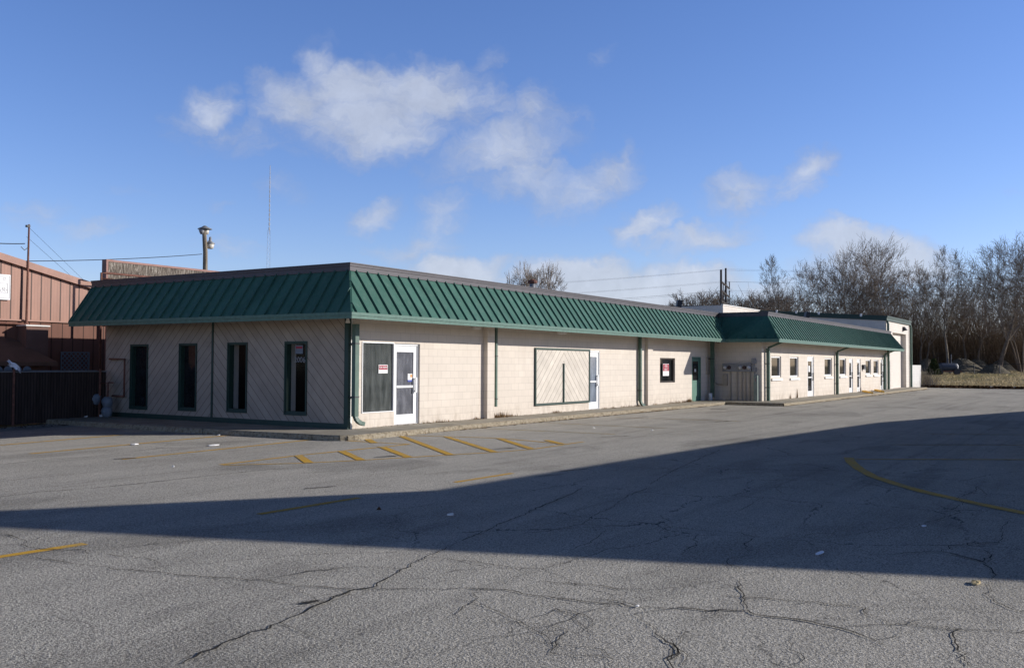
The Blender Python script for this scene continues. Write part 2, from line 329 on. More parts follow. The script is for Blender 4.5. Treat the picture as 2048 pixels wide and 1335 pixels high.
# wall grid with holes. mp(u,z,d) -> world, d = depth inward
def wall_holes(mb,mp,u0,u1,z0,z1,holes,depth):
    us=sorted({u0,u1}|{h[0] for h in holes}|{h[1] for h in holes}); zs=sorted({z0,z1}|{h[2] for h in holes}|{h[3] for h in holes})
    us=[u for u in us if u0<=u<=u1]; zs=[z for z in zs if z0<=z<=z1]
    for i in range(len(us)-1):
        for j in range(len(zs)-1):
            uc=(us[i]+us[i+1])/2; zc=(zs[j]+zs[j+1])/2
            if any(h[0]<uc<h[1] and h[2]<zc<h[3] for h in holes): continue
            for d in (0,depth): mb.quad(mp(us[i],zs[j],d),mp(us[i+1],zs[j],d),mp(us[i+1],zs[j+1],d),mp(us[i],zs[j+1],d))
    for h in holes:
        a,b,c,d_=h
        mb.quad(mp(a,c,0),mp(a,d_,0),mp(a,d_,depth),mp(a,c,depth)); mb.quad(mp(b,c,0),mp(b,d_,0),mp(b,d_,depth),mp(b,c,depth))
        mb.quad(mp(a,d_,0),mp(b,d_,0),mp(b,d_,depth),mp(a,d_,depth)); mb.quad(mp(a,c,0),mp(b,c,0),mp(b,c,depth),mp(a,c,depth))
def pbox(mb,mp,u0,u1,z0,z1,d0,d1):
    vs=[mp(u,z,d) for d in(d0,d1) for z in(z0,z1) for u in(u0,u1)]
    mb.add(vs,[(0,1,3,2),(4,6,7,5),(0,4,5,1),(2,3,7,6),(0,2,6,4),(1,5,7,3)])
def frame(mb,mp,u0,u1,z0,z1,w,d0,d1,wb=None,wt=None):
    wb=w if wb is None else wb; wt=w if wt is None else wt
    pbox(mb,mp,u0,u1,z0,z0+wb,d0,d1); pbox(mb,mp,u0,u1,z1-wt,z1,d0,d1); pbox(mb,mp,u0,u0+w,z0+wb,z1-wt,d0,d1); pbox(mb,mp,u1-w,u1,z0+wb,z1-wt,d0,d1)
# ------------------------------------------------------------------ dims
W=9.83; L1=25.27; D2=2.36; L2=52.57; HE=2.67; HC=4.08; O=1.08; O2=1.05; T=.30; WT=.33
mpF=lambda u,z,d:(u,d,z)
mpL=lambda u,z,d:(d,u,z)
mpW=lambda u,z,d:(u,-D2+d,z)
mpS=lambda u,z,d:(L1+d,u,z)
bld=thing('commercial_building','long single storey cream block shop building with green metal mansard roof','building',(0,0,0))
# openings
winL=[(7.83,8.58,.29,2.12),(5.68,6.37,.31,2.13),(3.64,4.35,.33,2.14),(1.43,2.16,.33,2.15)]
frontwin=(.5,1.75,.37,2.17); door1=(1.78,2.86,.0,2.16); door2=(12.68,13.52,.0,2.13); midwin=(18.98,20.58,.88,1.92); gdoor=(22.5,23.6,.0,2.0)
wb=MB(); wall_holes(wb,mpF,0,L1,-.16,2.9,[frontwin,door1,door2,midwin,gdoor],WT)
wb.box(5.92,6.30,-.16,0,-.16,2.9); wb.box(17.5,17.98,-.13,0,-.16,2.9)   # pilasters
wb.box(L1-.2,L1+.15,-D2+.002,-.002,-.16,2.9)
wall=wb.build('wall','cmu',bld)
ww=[(26.5,28.03,1.07,2.07),(29.5,31.0,1.06,2.07),(36.13,37.77,1.07,2.07),(39.52,41.1,1.07,2.07),(46.37,47.97,1.09,2.05),(48.73,50.32,1.08,2.05)]
wd=[(32.67,33.92,-.0,2.12),(41.86,42.86,.0,2.07),(43.96,44.96,.0,2.08),(50.98,51.96,.0,2.1)]
w2=MB(); wall_holes(w2,mpW,L1,L2+.03,-.16,2.9,ww+wd,.18); w2.build('wall','cmu',bld)
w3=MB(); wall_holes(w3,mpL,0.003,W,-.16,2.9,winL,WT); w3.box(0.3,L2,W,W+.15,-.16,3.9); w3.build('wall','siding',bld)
# roof deck, soffit
rf=MB(); rf.box(-T,L1,-T,10.09,3.86,3.95); rf.box(L1,L2+T,-D2-T,W+T,3.862,3.952); rf.build('roof','membrane',bld)
sf=MB(); ZS=2.745
sf.box(-O+.03,L1-O2,-O+.03,10.0,ZS,ZS+.03); sf.box(L1-O2+.002,L2+O2-.03,-D2-O2+.03,10.0,ZS-.002,ZS+.028); sf.build('soffit','soffit',bld)
# mansard: eave path, top path
def mansard():
    z0=HE+.14; z1=HC-.19; YE=10.04; YT=10.10
    eave=[(-O,YE),(-O,-O),(23.85,-O),(L1-O2,-D2-O2),(L2+O2,-D2-O2),(L2+O2,-D2-.003)]
    top=[(-T,YT),(-T,-T),(L1-T,-T),(L1-T,-D2-T),(L2+T,-D2-T),(L2+T,-D2-.003)]
    mb=MB(); fa=MB(); cp=MB()
    for i in range(5):
        e0,e1,t0,t1=[Vector(q) for q in (eave[i],eave[i+1],top[i],top[i+1])]
        E0=Vector((*e0,z0));E1=Vector((*e1,z0));T0=Vector((*t0,z1));T1=Vector((*t1,z1)); mb.quad(E0,E1,T1,T0)
        L=(E1-E0).length; ud=(E1-E0)/L; up=T0-E0; a=up.dot(ud); perp=(up-ud*a); b=L-(E1-T1).dot(ud) if False else (T1-E0).dot(ud)
        nrm=ud.cross(perp).normalized(); sp=.4065; H=perp.length; pd=perp/H
        if nrm.z<0: nrm=-nrm
        n=int((max(L,b)-min(0,a))/sp); k0=math.floor(min(0,a)/sp)
        for k in range(k0,k0+n+3):
            u=k*sp+(.16 if i%2 else .12); v0,v1=0.,1.
            # left boundary u=a*v ; right boundary u=L+(b-L)*v
            if abs(a)>1e-6:
                vi=u/a
                if a>0: v1=min(v1,vi)
                else: v0=max(v0,vi)
            elif u<0: continue
            if abs(b-L)>1e-6:
                vi=(u-L)/(b-L)
                if b<L: v1=min(v1,vi)
                else: v0=max(v0,vi)
            elif u>L: continue
            if u<0 and a>=0: continue
            if u>L and b<=L: continue
            if v1-v0<.16: continue
            P0=E0+ud*u+pd*(H*v0); P1=E0+ud*u+pd*(H*v1); h=.048; w=.012
            c=(P0+P1)/2+nrm*(h/2); mb.obox(c,ud*w,(P1-P0)/2,nrm*(h/2))
    outs=[Vector((-1,0,0)),Vector((0,-1,0)),Vector((-1,0,0)),Vector((0,-1,0)),Vector((1,0,0))]
    def strip(mb_,path,za,zb,d,inn):
        def pt(i,off):
            n=len(path); p=Vector((*path[i],0))
            if i==0: v=outs[0]
            elif i==n-1: v=outs[-1]
            else: v=outs[i-1]+outs[i]
            return p+v*off
        for i in range(len(path)-1):
            q=[]
            for off in (d,-inn):
                for z in (za,zb):
                    for j in (i,i+1): v=pt(j,off); q.append((v.x,v.y,z))
            fs=[(0,1,3,2),(4,6,7,5),(2,3,7,6),(0,4,5,1)]
            if i==0: fs.append((0,2,6,4))
            if i==len(path)-2: fs.append((1,5,7,3))
            mb_.add(q,fs)
    strip(fa,eave,HE,HE+.075,.012,.04); strip(fa,eave,HE+.075,z0+.006,.03,.04)
    strip(cp,top,z1-.012,HC-.085,.035,.15); strip(cp,top,HC-.085,HC-.03,.055,.15); strip(cp,top,HC-.03,HC,.075,.15)
    # hip caps
    for i in (1,3,4,0):
        E=Vector((*eave[i],z0)); Tp=Vector((*top[i],z1)); d=(Tp-E).normalized(); a=d.cross(Vector((0,0,1))).normalized(); mb.obox((E+Tp)/2+Vector((0,0,.004)),a*.022,(Tp-E)/2,a.cross(d)*.02)
    mb.build('mansard_roof','roof_green',bld,recalc=True); fa.build('gutter','eave_green',bld); cp.build('roof_coping','coping',bld)
mansard()
# back closure of mansard at left end
MB().add([(-O,10.04,HE+.14),(-T,10.10,HC-.19),(1,10.10,HC-.19),(1,10.04,HE+.14)],[(0,1,2,3)]).build('rear_roof_slope','roof_green',bld)
# --- left facade trims
tr=MB(); 
pbox(tr,mpL,.0,.10,-.0,HE+.07,-.035,.0); pbox(tr,mpL,.10,W,-.01,.13,-.022,-.001); pbox(tr,mpL,4.96,5.03,.13,HE+.07,-.02,-.001)
pbox(tr,mpF,-.035,.07,-.0,HE+.07,-.03,-.001); tr.build('corner_trim','trim_green',bld)
pw=MB(); pbox(pw,mpF,.072,.13,-.0,HE+.07,-.02,-.001); pw.build('corner_trim','white_sill',bld)
for i,(a,b,c,d) in enumerate(winL):
    fr=MB(); frame(fr,mpL,a-.035,b+.035,c-.045,d+.035,.036,-.03,-.001,.045); frame(fr,mpL,a+.001,b-.001,c+.001,d-.001,.03,.0,.16,.05)
    w=fr.build('window','trim_green',bld); WM[w.name]=Matrix()
    pn=MB(); pbox(pn,mpL,a+.031,b-.031,c+.051,d-.031,.13,.14); pn.build('pane','glass_clear' if i>=2 else 'glass',w)
    if i>=2:
        j=MB(); pbox(j,mpL,b-.008,b-.002,c,d,.165,WT+.02); j.build('inner_jamb','plaster',w)
    if i==3:
        q=hit(588.5,724,0,.12); text('2006',.2,'grey_metal',(.12,q.y,q.z),(0,-1,0),(0,0,1),'house_number',w,off=0)
        a_=hit(591,690,0,.12); b_=hit(606,707,0,.12); dec=MB(); dec.box(.118,.12,b_.y,a_.y,b_.z,a_.z); dc=dec.build('window_decal','gas_grey',w)
        dec=MB(); dec.box(.114,.1175,b_.y+.02,a_.y-.02,a_.z-.09,a_.z-.03); dec.build('decal_stripe','red',w)
# interior of the corner room
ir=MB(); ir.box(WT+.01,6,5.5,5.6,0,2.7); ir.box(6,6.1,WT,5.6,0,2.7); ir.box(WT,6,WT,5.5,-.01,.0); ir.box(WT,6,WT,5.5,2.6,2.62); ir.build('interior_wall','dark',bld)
# --- front opening fillings
def window(mp,u0,u1,z0,z1,fm,gm,fw=.05,dep=.08,sill=None,proud=0,pt=.01):
    fr=MB(); frame(fr,mp,u0+.001,u1-.001,z0+.001,z1-.001,fw,dep-.05,dep+.04)
    if proud: frame(fr,mp,u0-.05,u1+.05,z0-.05,z1+.05,.05,-proud,-.001)
    w=fr.build('window',fm,bld); WM[w.name]=Matrix()
    p=MB(); pbox(p,mp,u0+fw,u1-fw,z0+fw,z1-fw,dep,dep+pt); p.build('pane',gm,w)
    if sill:
        s=MB(); pbox(s,mp,u0-.06,u1+.06,z0-.16,z0-.055,-sill,-.001); s.build('sill','white_sill',w)
    return w
def door(mp,u0,u1,z0,z1,gm,dep=.12,stile=.13,head=.17,foot=.24,bar=True,handle=True,hm='white_metal',mt='white_metal'):
    fr=MB(); frame(fr,mp,u0+.001,u1-.001,z0+.01,z1-.001,.04,dep-.06,dep+.06,.012,.05)
    frame(fr,mp,u0+.05,u1-.05,z0+.03,z1-.055,stile,dep-.03,dep+.01,foot,head)
    if bar: pbox(fr,mp,u0+.05+stile,u1-.05-stile,z0+.98,z0+1.04,dep-.045,dep+.0)
    d=fr.build('door',mt,bld); WM[d.name]=Matrix()
    p=MB(); pbox(p,mp,u0+.05+stile,u1-.05-stile,z0+.03+foot,z1-.055-head,dep-.005,dep+.005); p.build('pane',gm,d)
    if handle:
        h=MB(); pbox(h,mp,u1-.17,u1-.10,z0+.85,z0+1.25,dep-.10,dep-.07); pbox(h,mp,u1-.15,u1-.12,z0+.87,z0+.90,dep-.072,dep-.031); pbox(h,mp,u1-.15,u1-.12,z0+1.2,z0+1.23,dep-.072,dep-.031); h.build('handle',hm,d)
    return d
window(mpF,*frontwin,'white_metal','glass_dusty',.022,.03)
door(mpF,*door1,'glass_door',dep=.11)
door(mpF,*door2,'glass_blue',dep=.07,stile=.12)
window(mpF,*midwin,'gasket','glass',.06,.12)
# green service door
gd=MB(); a,b,c,d=gdoor; frame(gd,mpF,a+.001,b-.001,c+.005,d-.001,.06,.0,.1,.001); pbox(gd,mpF,a+.07,b-.07,.01,.94,.05,.09)
pbox(gd,mpF,a+.07,a+.2,.94,1.92,.05,.09); pbox(gd,mpF,b-.2,b-.07,.94,1.92,.05,.09); pbox(gd,mpF,a+.2,b-.2,1.8,1.92,.05,.09)
gdo=gd.build('service_door','door_green',bld); WM[gdo.name]=Matrix()
q=MB(); pbox(q,mpF,a+.2,b-.2,.94,1.8,.06,.08); q.build('pane','glass',gdo)
q=MB(); q.lathe((b-.14,.0,.88),[(.03,0),(.03,.05)],10,1); q.build('handle','grey_metal',gdo); q=MB(); q.lathe((b-.14,.0,1.0),[(.02,0),(.02,.05)],10,1); q.build('deadbolt','grey_metal',gdo)
q=MB(); pbox(q,mpF,a+.45,a+.62,1.32,1.45,.052,.058); q.build('notice','paper',gdo)
# chevron panel
pn=MB(); pbox(pn,mpF,8.95,12.62,.34,2.1,-.03,-.002); pnl=pn.build('board_panel','chevron',bld); WM[pnl.name]=Matrix()
pf=MB(); frame(pf,mpF,8.88,12.68,.27,2.17,.06,-.055,-.001); pbox(pf,mpF,10.725,10.785,.331,1.66,-.07,-.031)
pf.build('panel_frame','trim_green',pnl)
# wing windows and doors
for w_ in ww: window(mpW,*w_,'white_metal','glass',.07,.10,sill=.07,proud=.0)
for w_ in wd: door(mpW,*w_,'glass',dep=.08,stile=.2,head=.2,foot=.26,bar=True,hm='black')
# frosted lower film stays off; downspouts
def spout(u,mp,ztop,zbot,kick=True,w=.05,d0=-.20,d1=-.10,up=True,mt='spout_green',arm=.45,brk=()):
    s=MB()
    s.obox(Vector(mp(u,(ztop+zbot)/2,(d0+d1)/2)),Vector((w,0,0)),Vector((0,(d1-d0)/2,0)),Vector((0,0,(ztop-zbot)/2)))
    def seg(p,q,hw=.05,hd=.045):
        p=Vector(p);q=Vector(q);d=(q-p);n=Vector((1,0,0)) if abs(d.x)<1e-3 else Vector((0,1,0)); s.obox((p+q)/2,n*hw,d/2*1.02,d.normalized().cross(n)*hd)
    if up: seg(mp(u,ztop+.02,(d0+d1)/2),mp(u,ZS-.01,-O*.8))
    if kick:
        pts=[mp(u,zbot+.02,(d0+d1)/2)]+[mp(u+.30*(1-math.cos(t)),zbot+.02-.22*math.sin(t),(d0+d1)/2-.05*t) for t in (.35,.7,1.05,1.4)]
        for i in range(4): seg(pts[i],pts[i+1],.045,.05)
    o=s.build('downspout',mt,bld); WM[o.name]=Matrix()
    for z in (brk or (zbot+.5,ztop-.4)): b=MB(); pbox(b,mp,u-w-.012,u+w+.012,z,z+.03,d0-.006,0); pbox(b,mp,u+w,u+w+.16,z+.002,z+.028,-.03,-.005); b.build('bracket','black',o)
    return o
SX=lambda px,yy: hit(px,740,1,yy).x
spout(SX(712.5,-.2),mpF,2.6,.32,True,.07,-.23,-.11,up=False,brk=(.78,2.1))
spout(SX(991.5,-.08),mpF,2.74,.33,False,.04,-.12,-.03,up=False,brk=(.55,1.85))
spout(SX(1280.5,-.1),mpF,2.74,.2,True,.055,-.15,-.04,up=False,brk=(.6,))
spout(SX(1424,-.2),mpF,2.74,.15,False,.07,-.3,-.14,up=False,brk=(1.9,),mt='spout_green')
for u in [SX(q,-D2-.13) for q in (1536.5,1674.5,1769.5)]: spout(u,mpW,2.42,.0,False,.075,-.2,-.06,up=True,brk=(.6,1.7))
for (x,y) in ((6.1-.0,-.45),(10.9,-.5),(16.7,-.5),(21.6,-.5)):
    pass
lights=[hit(951,654,2,ZS-.03),hit(1124,664,2,ZS-.03),hit(1263,675,2,ZS-.03),hit(1370,681,2,ZS-.03),hit(403,648,2,ZS-.03),hit(1547,686,2,ZS-.03),hit(1612,691,2,ZS-.03),hit(1667,694,2,ZS-.03)]
for p in lights:
    l=MB(); hx,hy=(.17,.1) if abs(p.x)>1.5 or p.y<1 else (.1,.17); l.box(p.x-hx,p.x+hx,p.y-hy,p.y+hy,ZS-.1,ZS-.001); l.build('soffit_light','white_sill',bld,bevel=.02)
l=MB(); l.lathe((-.25,-.2,2.62),[(.03,.12),(.035,.08),(.06,.0),(.055,-.01)],12); l.build('soffit_light','white_sill',bld)
# vent on roof
vp=hit(1065,575,1,1.5)
v=MB(); v.lathe((vp.x,1.5,3.95),[(.1,0),(.1,.55)],14); v.build('roof_vent','grey_metal',bld,True); v=MB(); v.lathe((vp.x,1.5,4.5),[(.1,0),(.17,.02),(.17,.1),(.05,.16)],14); v.build('vent_cap','rust_pipe',bld)
# wall louvre beside service door, block by corner
q=MB(); pbox(q,mpF,24.2,24.75,1.2,2.0,-.05,-.001); q.build('wall_panel','pipe_cream',bld,bevel=.01)
# mail box etc
# ------------------------------------------------------------------ signs
def sign(u0,u1,z0,z1,y,label,two=False):
    t=thing('rental_sign',label,'sign',((u0+u1)/2,y,z0)); s=MB(); s.box(u0,u1,y,y+.006,z0,z1); s.build('sign_board','paper',t)
    r=MB(); zr=z0+(z1-z0)*(.42 if not two else .4); r.box(u0+.015,u1-.015,y-.004,y-.001,zr,z1-.015); r.build('red_panel','red',t)
    if not two:
        text('FOR RENT',(z1-zr)*.62,'paper',((u0+u1)/2,y-.005,zr+.035),(1,0,0),(0,0,1),'lettering',t,align='CENTER')
    else:
        text('FOR',(z1-zr)*.5,'paper',((u0+u1)/2,y-.005,zr+(z1-zr)*.5),(1,0,0),(0,0,1),'lettering',t,align='CENTER'); text('RENT',(z1-zr)*.44,'paper',((u0+u1)/2,y-.005,zr+.02),(1,0,0),(0,0,1),'lettering',t,align='CENTER')
    return t
p0=hit(758,729,1,.0); p1=hit(776,746,1,.0); sign(p0.x,p1.x,p1.z,p0.z,.012,'small red and white FOR RENT sign on the dusty shop window by the building corner')
p0=hit(1328.5,727,1,.0); p1=hit(1340.5,751,1,.0); sign(p0.x,p1.x,p1.z,p0.z,.06,'larger red and white rental sign in the small square window near the green door',True)
p0=hit(821,747,1,.0); p1=hit(830,763,1,.0)
t=thing('door_poster','small white and blue poster stuck on the glass of the white shop door','poster',(p0.x,.1,p1.z)); s=MB(); s.box(p0.x,p1.x,.094,.098,p1.z,p0.z); s.build('sheet','paper',t); s=MB(); s.box(p0.x,p1.x,.091,.0935,p1.z,p1.z+.05); s.build('blue_band','blue',t); s=MB(); s.box(p0.x+.11,p1.x-.01,.091,.0935,p0.z-.1,p0.z-.02); s.build('orange_print','orange',t)
for k in range(5):
    pass
pp=hit(1622,737,1,-D2)
t=thing('door_notice','small white notice on the first white door of the right wing','notice',(pp.x,-D2+.05,1.3)); s=MB(); s.box(33.1,33.4,-D2+.066,-D2+.072,1.3,1.62); s.build('sheet','paper',t)
mbx=thing('mailbox','black wall mailbox between the glass doors and the paired windows','mailbox',(45.55,-D2,1.45)); s=MB(); s.box(45.3,45.75,-D2-.14,-D2-.002,1.42,1.68); s.box(45.27,45.78,-D2-.17,-D2-.002,1.682,1.71); s.build('box','black',mbx); s=MB(); s.box(45.35,45.7,-D2-.145,-D2-.141,1.36,1.41); s.build('newspaper_rail','grey_metal',mbx)
# ------------------------------------------------------------------ meter bank on wing side
def HS(x,y): return hit(x,y,0,L1)
X=L1-.202
a=hit(1447,728,0,X); b=hit(1504,742,0,X)
mtb=thing('electric_meter_bank','grey electric meter panel with round meters on the shaded side wall','electric meters',(X,(a.y+b.y)/2,0))
s=MB(); s.box(X-.14,X,b.y,a.y,b.z-.02,a.z); s.box(X-.16,X-.0,b.y-.01,a.y+.01,a.z+.001,a.z+.03); s.build('meter_panel','grey_metal',mtb)
for px,mtn in ((1450,'meter_face'),(1458.5,'meter_dark'),(1480.5,'meter_face'),(1489,'meter_dark'),(1497.5,'meter_face')):
    c=hit(px,734.5,0,X-.14); s=MB(); s.lathe((X-.14,c.y,c.z),[(.088,0),(.088,-.03),(.07,-.05),(.066,-.11),(.05,-.125)],18,0); s.build('meter',mtn,mtb,True)
for px in (1461.5,1475,1484,1491.5,1500):
    c=hit(px,770,0,X-.05); s=MB(); s.tube([(X-.06,c.y,.0),(X-.06,c.y,b.z-.02)],.03,8); s.build('conduit','pipe_cream',mtb)
for (x0,y0,x1,y1,lab) in ((1504.5,716.5,1512.5,727,'upper'),(1505.5,735.5,1513.5,743.5,'lower')):
    a=hit(x0,y0,0,X);b=hit(x1,y1,0,X); s=MB(); s.box(X-.13,X,b.y,a.y,b.z,a.z); s.tube([(X-.06,(a.y+b.y)/2,b.z),(X-.06,(a.y+b.y)/2,b.z-.14)],.02,6)
    o=s.build('junction_box','grey_metal',mtb,bevel=.005)
a=hit(1510,750,0,X);b=hit(1518,802,0,X)
cab=thing('utility_cabinet','tall grey green cabinet with red sticker beside the meters','cabinet',(X,(a.y+b.y)/2,0)); s=MB(); s.box(X-.22,X,b.y,a.y,-.0,a.z); s.build('cabinet_body','cabinet',cab,bevel=.008)
s=MB(); s.box(X-.226,X-.2205,b.y+.02,a.y-.02,.02,a.z*.42); s.box(X-.226,X-.2205,b.y+.02,a.y-.02,a.z*.45,a.z-.02); s.build('cabinet_door','cabinet',cab); s=MB(); s.box(X-.232,X-.227,b.y+.1,a.y-.1,a.z-.28,a.z-.12); s.build('sticker','red',cab)
a=hit(1447.5,748,0,X);b=hit(1455.5,771,0,X)
eb=thing('conduit_box','cream wall box with a curved pipe at the inner corner','electrical box',(X,(a.y+b.y)/2,b.z)); s=MB(); s.box(X-.13,X,b.y,a.y,b.z,a.z); s.build('box','pipe_cream',eb,bevel=.006)
y1=-.12; s=MB(); s.tube([(X-.05,y1,a.z+.3),(X-.05,y1,b.z+.25)]+[(X-.05,y1-.28*(1-math.cos(t)),b.z+.22-.17*math.sin(t)) for t in (.4,.8,1.2,1.57)]+[(X-.05,b.y+.05,b.z+.05)],.028,8); s.build('curved_conduit','pipe_cream',eb,True)
pv=hit(1427,800,2,0); s=MB(); s.lathe((pv.x-.35,-.22,0),[(.085,0),(.085,.34),(.075,.34),(.075,.1)],16); tag(s.build('drain_pipe','pvc',None,True),'short white plastic drain pipe standing at the foot of the corner downspout','pipe')
# ------------------------------------------------------------------ roof floodlights
for (px,py,yy,lab) in ((1358,610,.25,'small roof floodlight above the green mansard left of the tall twin poles'),(1614,633,-D2+.2,'small roof floodlight on the wing roof in front of the trees')):
    c=hit(px,py,1,yy); t=thing('floodlight',lab,'floodlight',(c.x,yy,3.95),'roof floodlights')
    s=MB(); s.tube([(c.x,yy,3.95),(c.x,yy,4.2)],.03,8); s.build('post','black',t)
    s=MB(); d=Vector((.55,-.8,-.2)).normalized(); r_=d.cross(Vector((0,0,1))).normalized(); u_=r_.cross(d); s.obox(Vector((c.x,yy,4.33)),r_*.2,d*.1,u_*.16); s.build('housing','black',t,bevel=.02)
    s=MB(); s.obox(Vector((c.x,yy,4.33))+d*.103,r_*.16,d*.004,u_*.12); s.build('lens','lampglass',t)
# ------------------------------------------------------------------ garage building
gar=thing('garage_building','tall white block garage with green fascia at the far end of the wing','building',(57,0,0))
GX0=52.6; GX1=61.75; YB=6.58; zr0=5.13; zr1=5.76
def roofz(y): return zr0+(y+2.4)*(zr1-zr0)/(YB+2.4)
g=MB(); mpG=lambda u,z,d:(u,-D2-.04+d,z); GY=-D2-.04
wall_holes(g,mpG,GX0,GX1,-.16,4.85,[(55.0,60.2,-.0,4.08),(53.28,54.05,.02,2.02)],.35)
g.add([(GX0,GY,-.16),(GX0,14,-.16),(GX0,14,roofz(14)-.1),(GX0,GY,4.86)],[(0,1,2,3)]); g.add([(GX1,GY,-.16),(GX1,14,-.16),(GX1,14,roofz(14)-.1),(GX1,GY,4.86)],[(0,1,2,3)])
g.box(44.6,GX0-.01,YB,YB+.2,-.16,5.74); g.box(44.6,44.8,YB+.2,14,-.16,5.74); g.build('wall','cmu_white',gar)
g=MB(); g.box(55.0,60.2,GY+.35,GY+.4,0,4.08); 
for z in [i*.51 for i in range(1,8)]: g.box(55.0,60.2,GY+.335,GY+.349,z-.012,z+.012)
M['garage_panel']=mat('cream_garage_panel',color=(.66,.60,.53),rough=.7,var=.04); g.build('garage_door','garage_panel',gar)
g=MB(); pbox(g,mpG,53.29,54.04,.03,2.0,.12,.16); dd=g.build('door','white_metal',gar); WM[dd.name]=Matrix(); g=MB(); pbox(g,mpG,53.45,53.9,.3,1.85,.112,.119); g.build('pane','glass',dd)
g=MB(); # fascia
def fas(x0,y0,z0,x1,y1,z1,dep,o_):
    a=Vector((x0,y0,z0));b=Vector((x1,y1,z1)); dz=Vector((0,0,dep)); o_=Vector(o_)
    q=[a,b,b-dz,a-dz]; g.add(q+[v+o_ for v in q],[(0,1,2,3),(7,6,5,4),(0,4,5,1),(1,5,6,2),(2,6,7,3),(3,7,4,0)])
fas(GX0-.1,GY-.06,zr0,GX0-.1,YB,zr1,.3,(.2,0,0)); fas(GX0-.102,GY-.1,zr0-.002,GX1+.12,GY-.1,zr0-.002,.3,(0,.2,0)); fas(GX0-.14,GY-.15,zr0+.03,GX1+.16,GY-.15,zr0+.03,.1,(0,.26,0)); fas(GX0-.16,GY-.1,zr0+.03,GX0-.16,YB,zr1+.03,.1,(.26,0,0))
g.build('roof_fascia','trim_green',gar)
g=MB(); g.quad((GX0,GY,zr0-.02),(GX1,GY,zr0-.02),(GX1,14,roofz(14)-.02),(GX0,14,roofz(14)-.02)); g.quad((44.6,YB,5.73),(GX0,YB,5.73),(GX0,14,5.9),(44.6,14,5.9)); g.build('roof','membrane',gar)
g=MB(); g.quad((44.5,YB-.02,5.74),(GX0,YB-.02,5.74),(GX0,YB-.02,5.79),(44.5,YB-.02,5.79)); g.box(44.5,GX0,YB-.05,YB+.1,5.742,5.8); g.build('parapet_cap','white_sill',gar)
for px in (1553,1592,1637,1721):
    c=hit(px,625,0,GX0-.1); g=MB(); g.box(GX0-.22,GX0-.165,c.y-.12,c.y+.02,roofz(c.y)-.1,roofz(c.y)+.1); g.build('roof_bracket','white_sill',gar)
for (u,zt) in ((52.78,4.8),(61.6,4.8)):
    g=MB(); g.box(u-.08,u+.08,GY-.2,GY-.06,.0,zt-.15); g.box(u-.08,u+.08,GY-.16,GY-.03,zt-.15,zt+.03); g.build('downspout','spout_green',gar)
c=hit(1806,655,1,GY); g=MB(); g.add([(c.x-.2,GY,4.62),(c.x+.2,GY,4.62),(c.x+.2,GY-.12,4.62),(c.x-.2,GY-.12,4.62),(c.x-.2,GY,4.3),(c.x+.2,GY,4.3),(c.x+.2,GY-.3,4.36),(c.x-.2,GY-.3,4.36)],[(0,1,2,3),(4,5,6,7),(0,1,5,4),(2,3,7,6),(0,3,7,4),(1,2,6,5)]); g.build('wall_lamp','black',gar)
g=MB(); g.box(GX1+.45,66.75,GY+.0,GY+.22,-.16,1.72); g.box(66.6,66.82,GY+.23,3,-.16,1.7); wl=g.build('boundary_wall','wall_white'); tag(wl,'low stained white wall beyond the tall garage','wall')
# ------------------------------------------------------------------ ground
def terr(x,y):
    r=math.hypot(x-CP.x,y-CP.y)
    if r<80: z=0
    else:
        t=min(1,(r-80)/95); z=1.5*t*t*(3-2*t)
    return -.155+z*(1 if x>40 else max(0,min(1,(x+20)/60))) 
gm=MB(); rings=[0,20,40,60,72,80,86,92,98,104,110,118,126,134,142,150,160,172,190,230,320,500,900,1500]; NA=96
vs=[];
for r in rings:
    for k in range(NA):
        th=2*PI*k/NA; x=CP.x+r*math.cos(th); y=CP.y+r*math.sin(th); vs.append((x,y,terr(x,y)+(R.uniform(-.04,.05) if 84<r<170 else 0)))
fs=[(i*NA+k,i*NA+(k+1)%NA,(i+1)*NA+(k+1)%NA,(i+1)*NA+k) for i in range(1,len(rings)-1) for k in range(NA)]
fs=[f for f in fs]; fs+=[(k,NA+k,NA+(k+1)%NA) for k in range(NA)]
gm.add(vs,fs); struct(gm.build('grass_field','grass',smooth=True,recalc=False))
# asphalt sheet with ragged far edge
edge=[G(1822,774),G(1850,773),G(1900,774),G(1960,775.5),G(2048,778)]
outl=[(-70,9.9),(-8,9.3),(-3.6,8.9),(-1.9,9.5),(0,9.7),(0.1,3),(60,3),(66.7,-1.0)]
for i in range(len(edge)-1):
    for k in range(6):
        q=edge[i].lerp(edge[i+1],k/6); outl.append((q.x+R.uniform(-.5,.5),q.y))
outl+=[(62,-25),(60,-60),(-70,-60)]
am=MB(); am.poly([(x,y,GZ) for x,y in outl]); struct(am.build('parking_lot','asphalt',recalc=False))
# sidewalks
def slab(name,pts,z,mt='concrete',h=.13,km='kerb'):
    n=len(pts); t=MB(); t.poly([(x,y,z) for x,y in pts]); o=t.build(name,mt,recalc=False); struct(o)
    k=MB()
    for i in range(n):
        a=pts[i]; b=pts[(i+1)%n]; L=math.hypot(b[0]-a[0],b[1]-a[1]); st=max(1,int(L/.6)) if L<40 else 60; prev=None
        for j in range(st+1):
            x=a[0]+(b[0]-a[0])*j/st; y=a[1]+(b[1]-a[1])*j/st; dx,dy=(b[1]-a[1])/L,-(b[0]-a[0])/L; jj=R.uniform(0,.02)
            cur=((x,y,z-.0005),(x+dx*(.025+jj),y+dy*(.025+jj),z-.03-R.uniform(0,.012)),(x+dx*(.035+jj),y+dy*(.035+jj),z-h-.02))
            if prev: k.quad(prev[0],cur[0],cur[1],prev[1]); k.quad(prev[1],cur[1],cur[2],prev[2])
            prev=cur
    struct(k.build('kerb',km,recalc=False,smooth=True)); return o
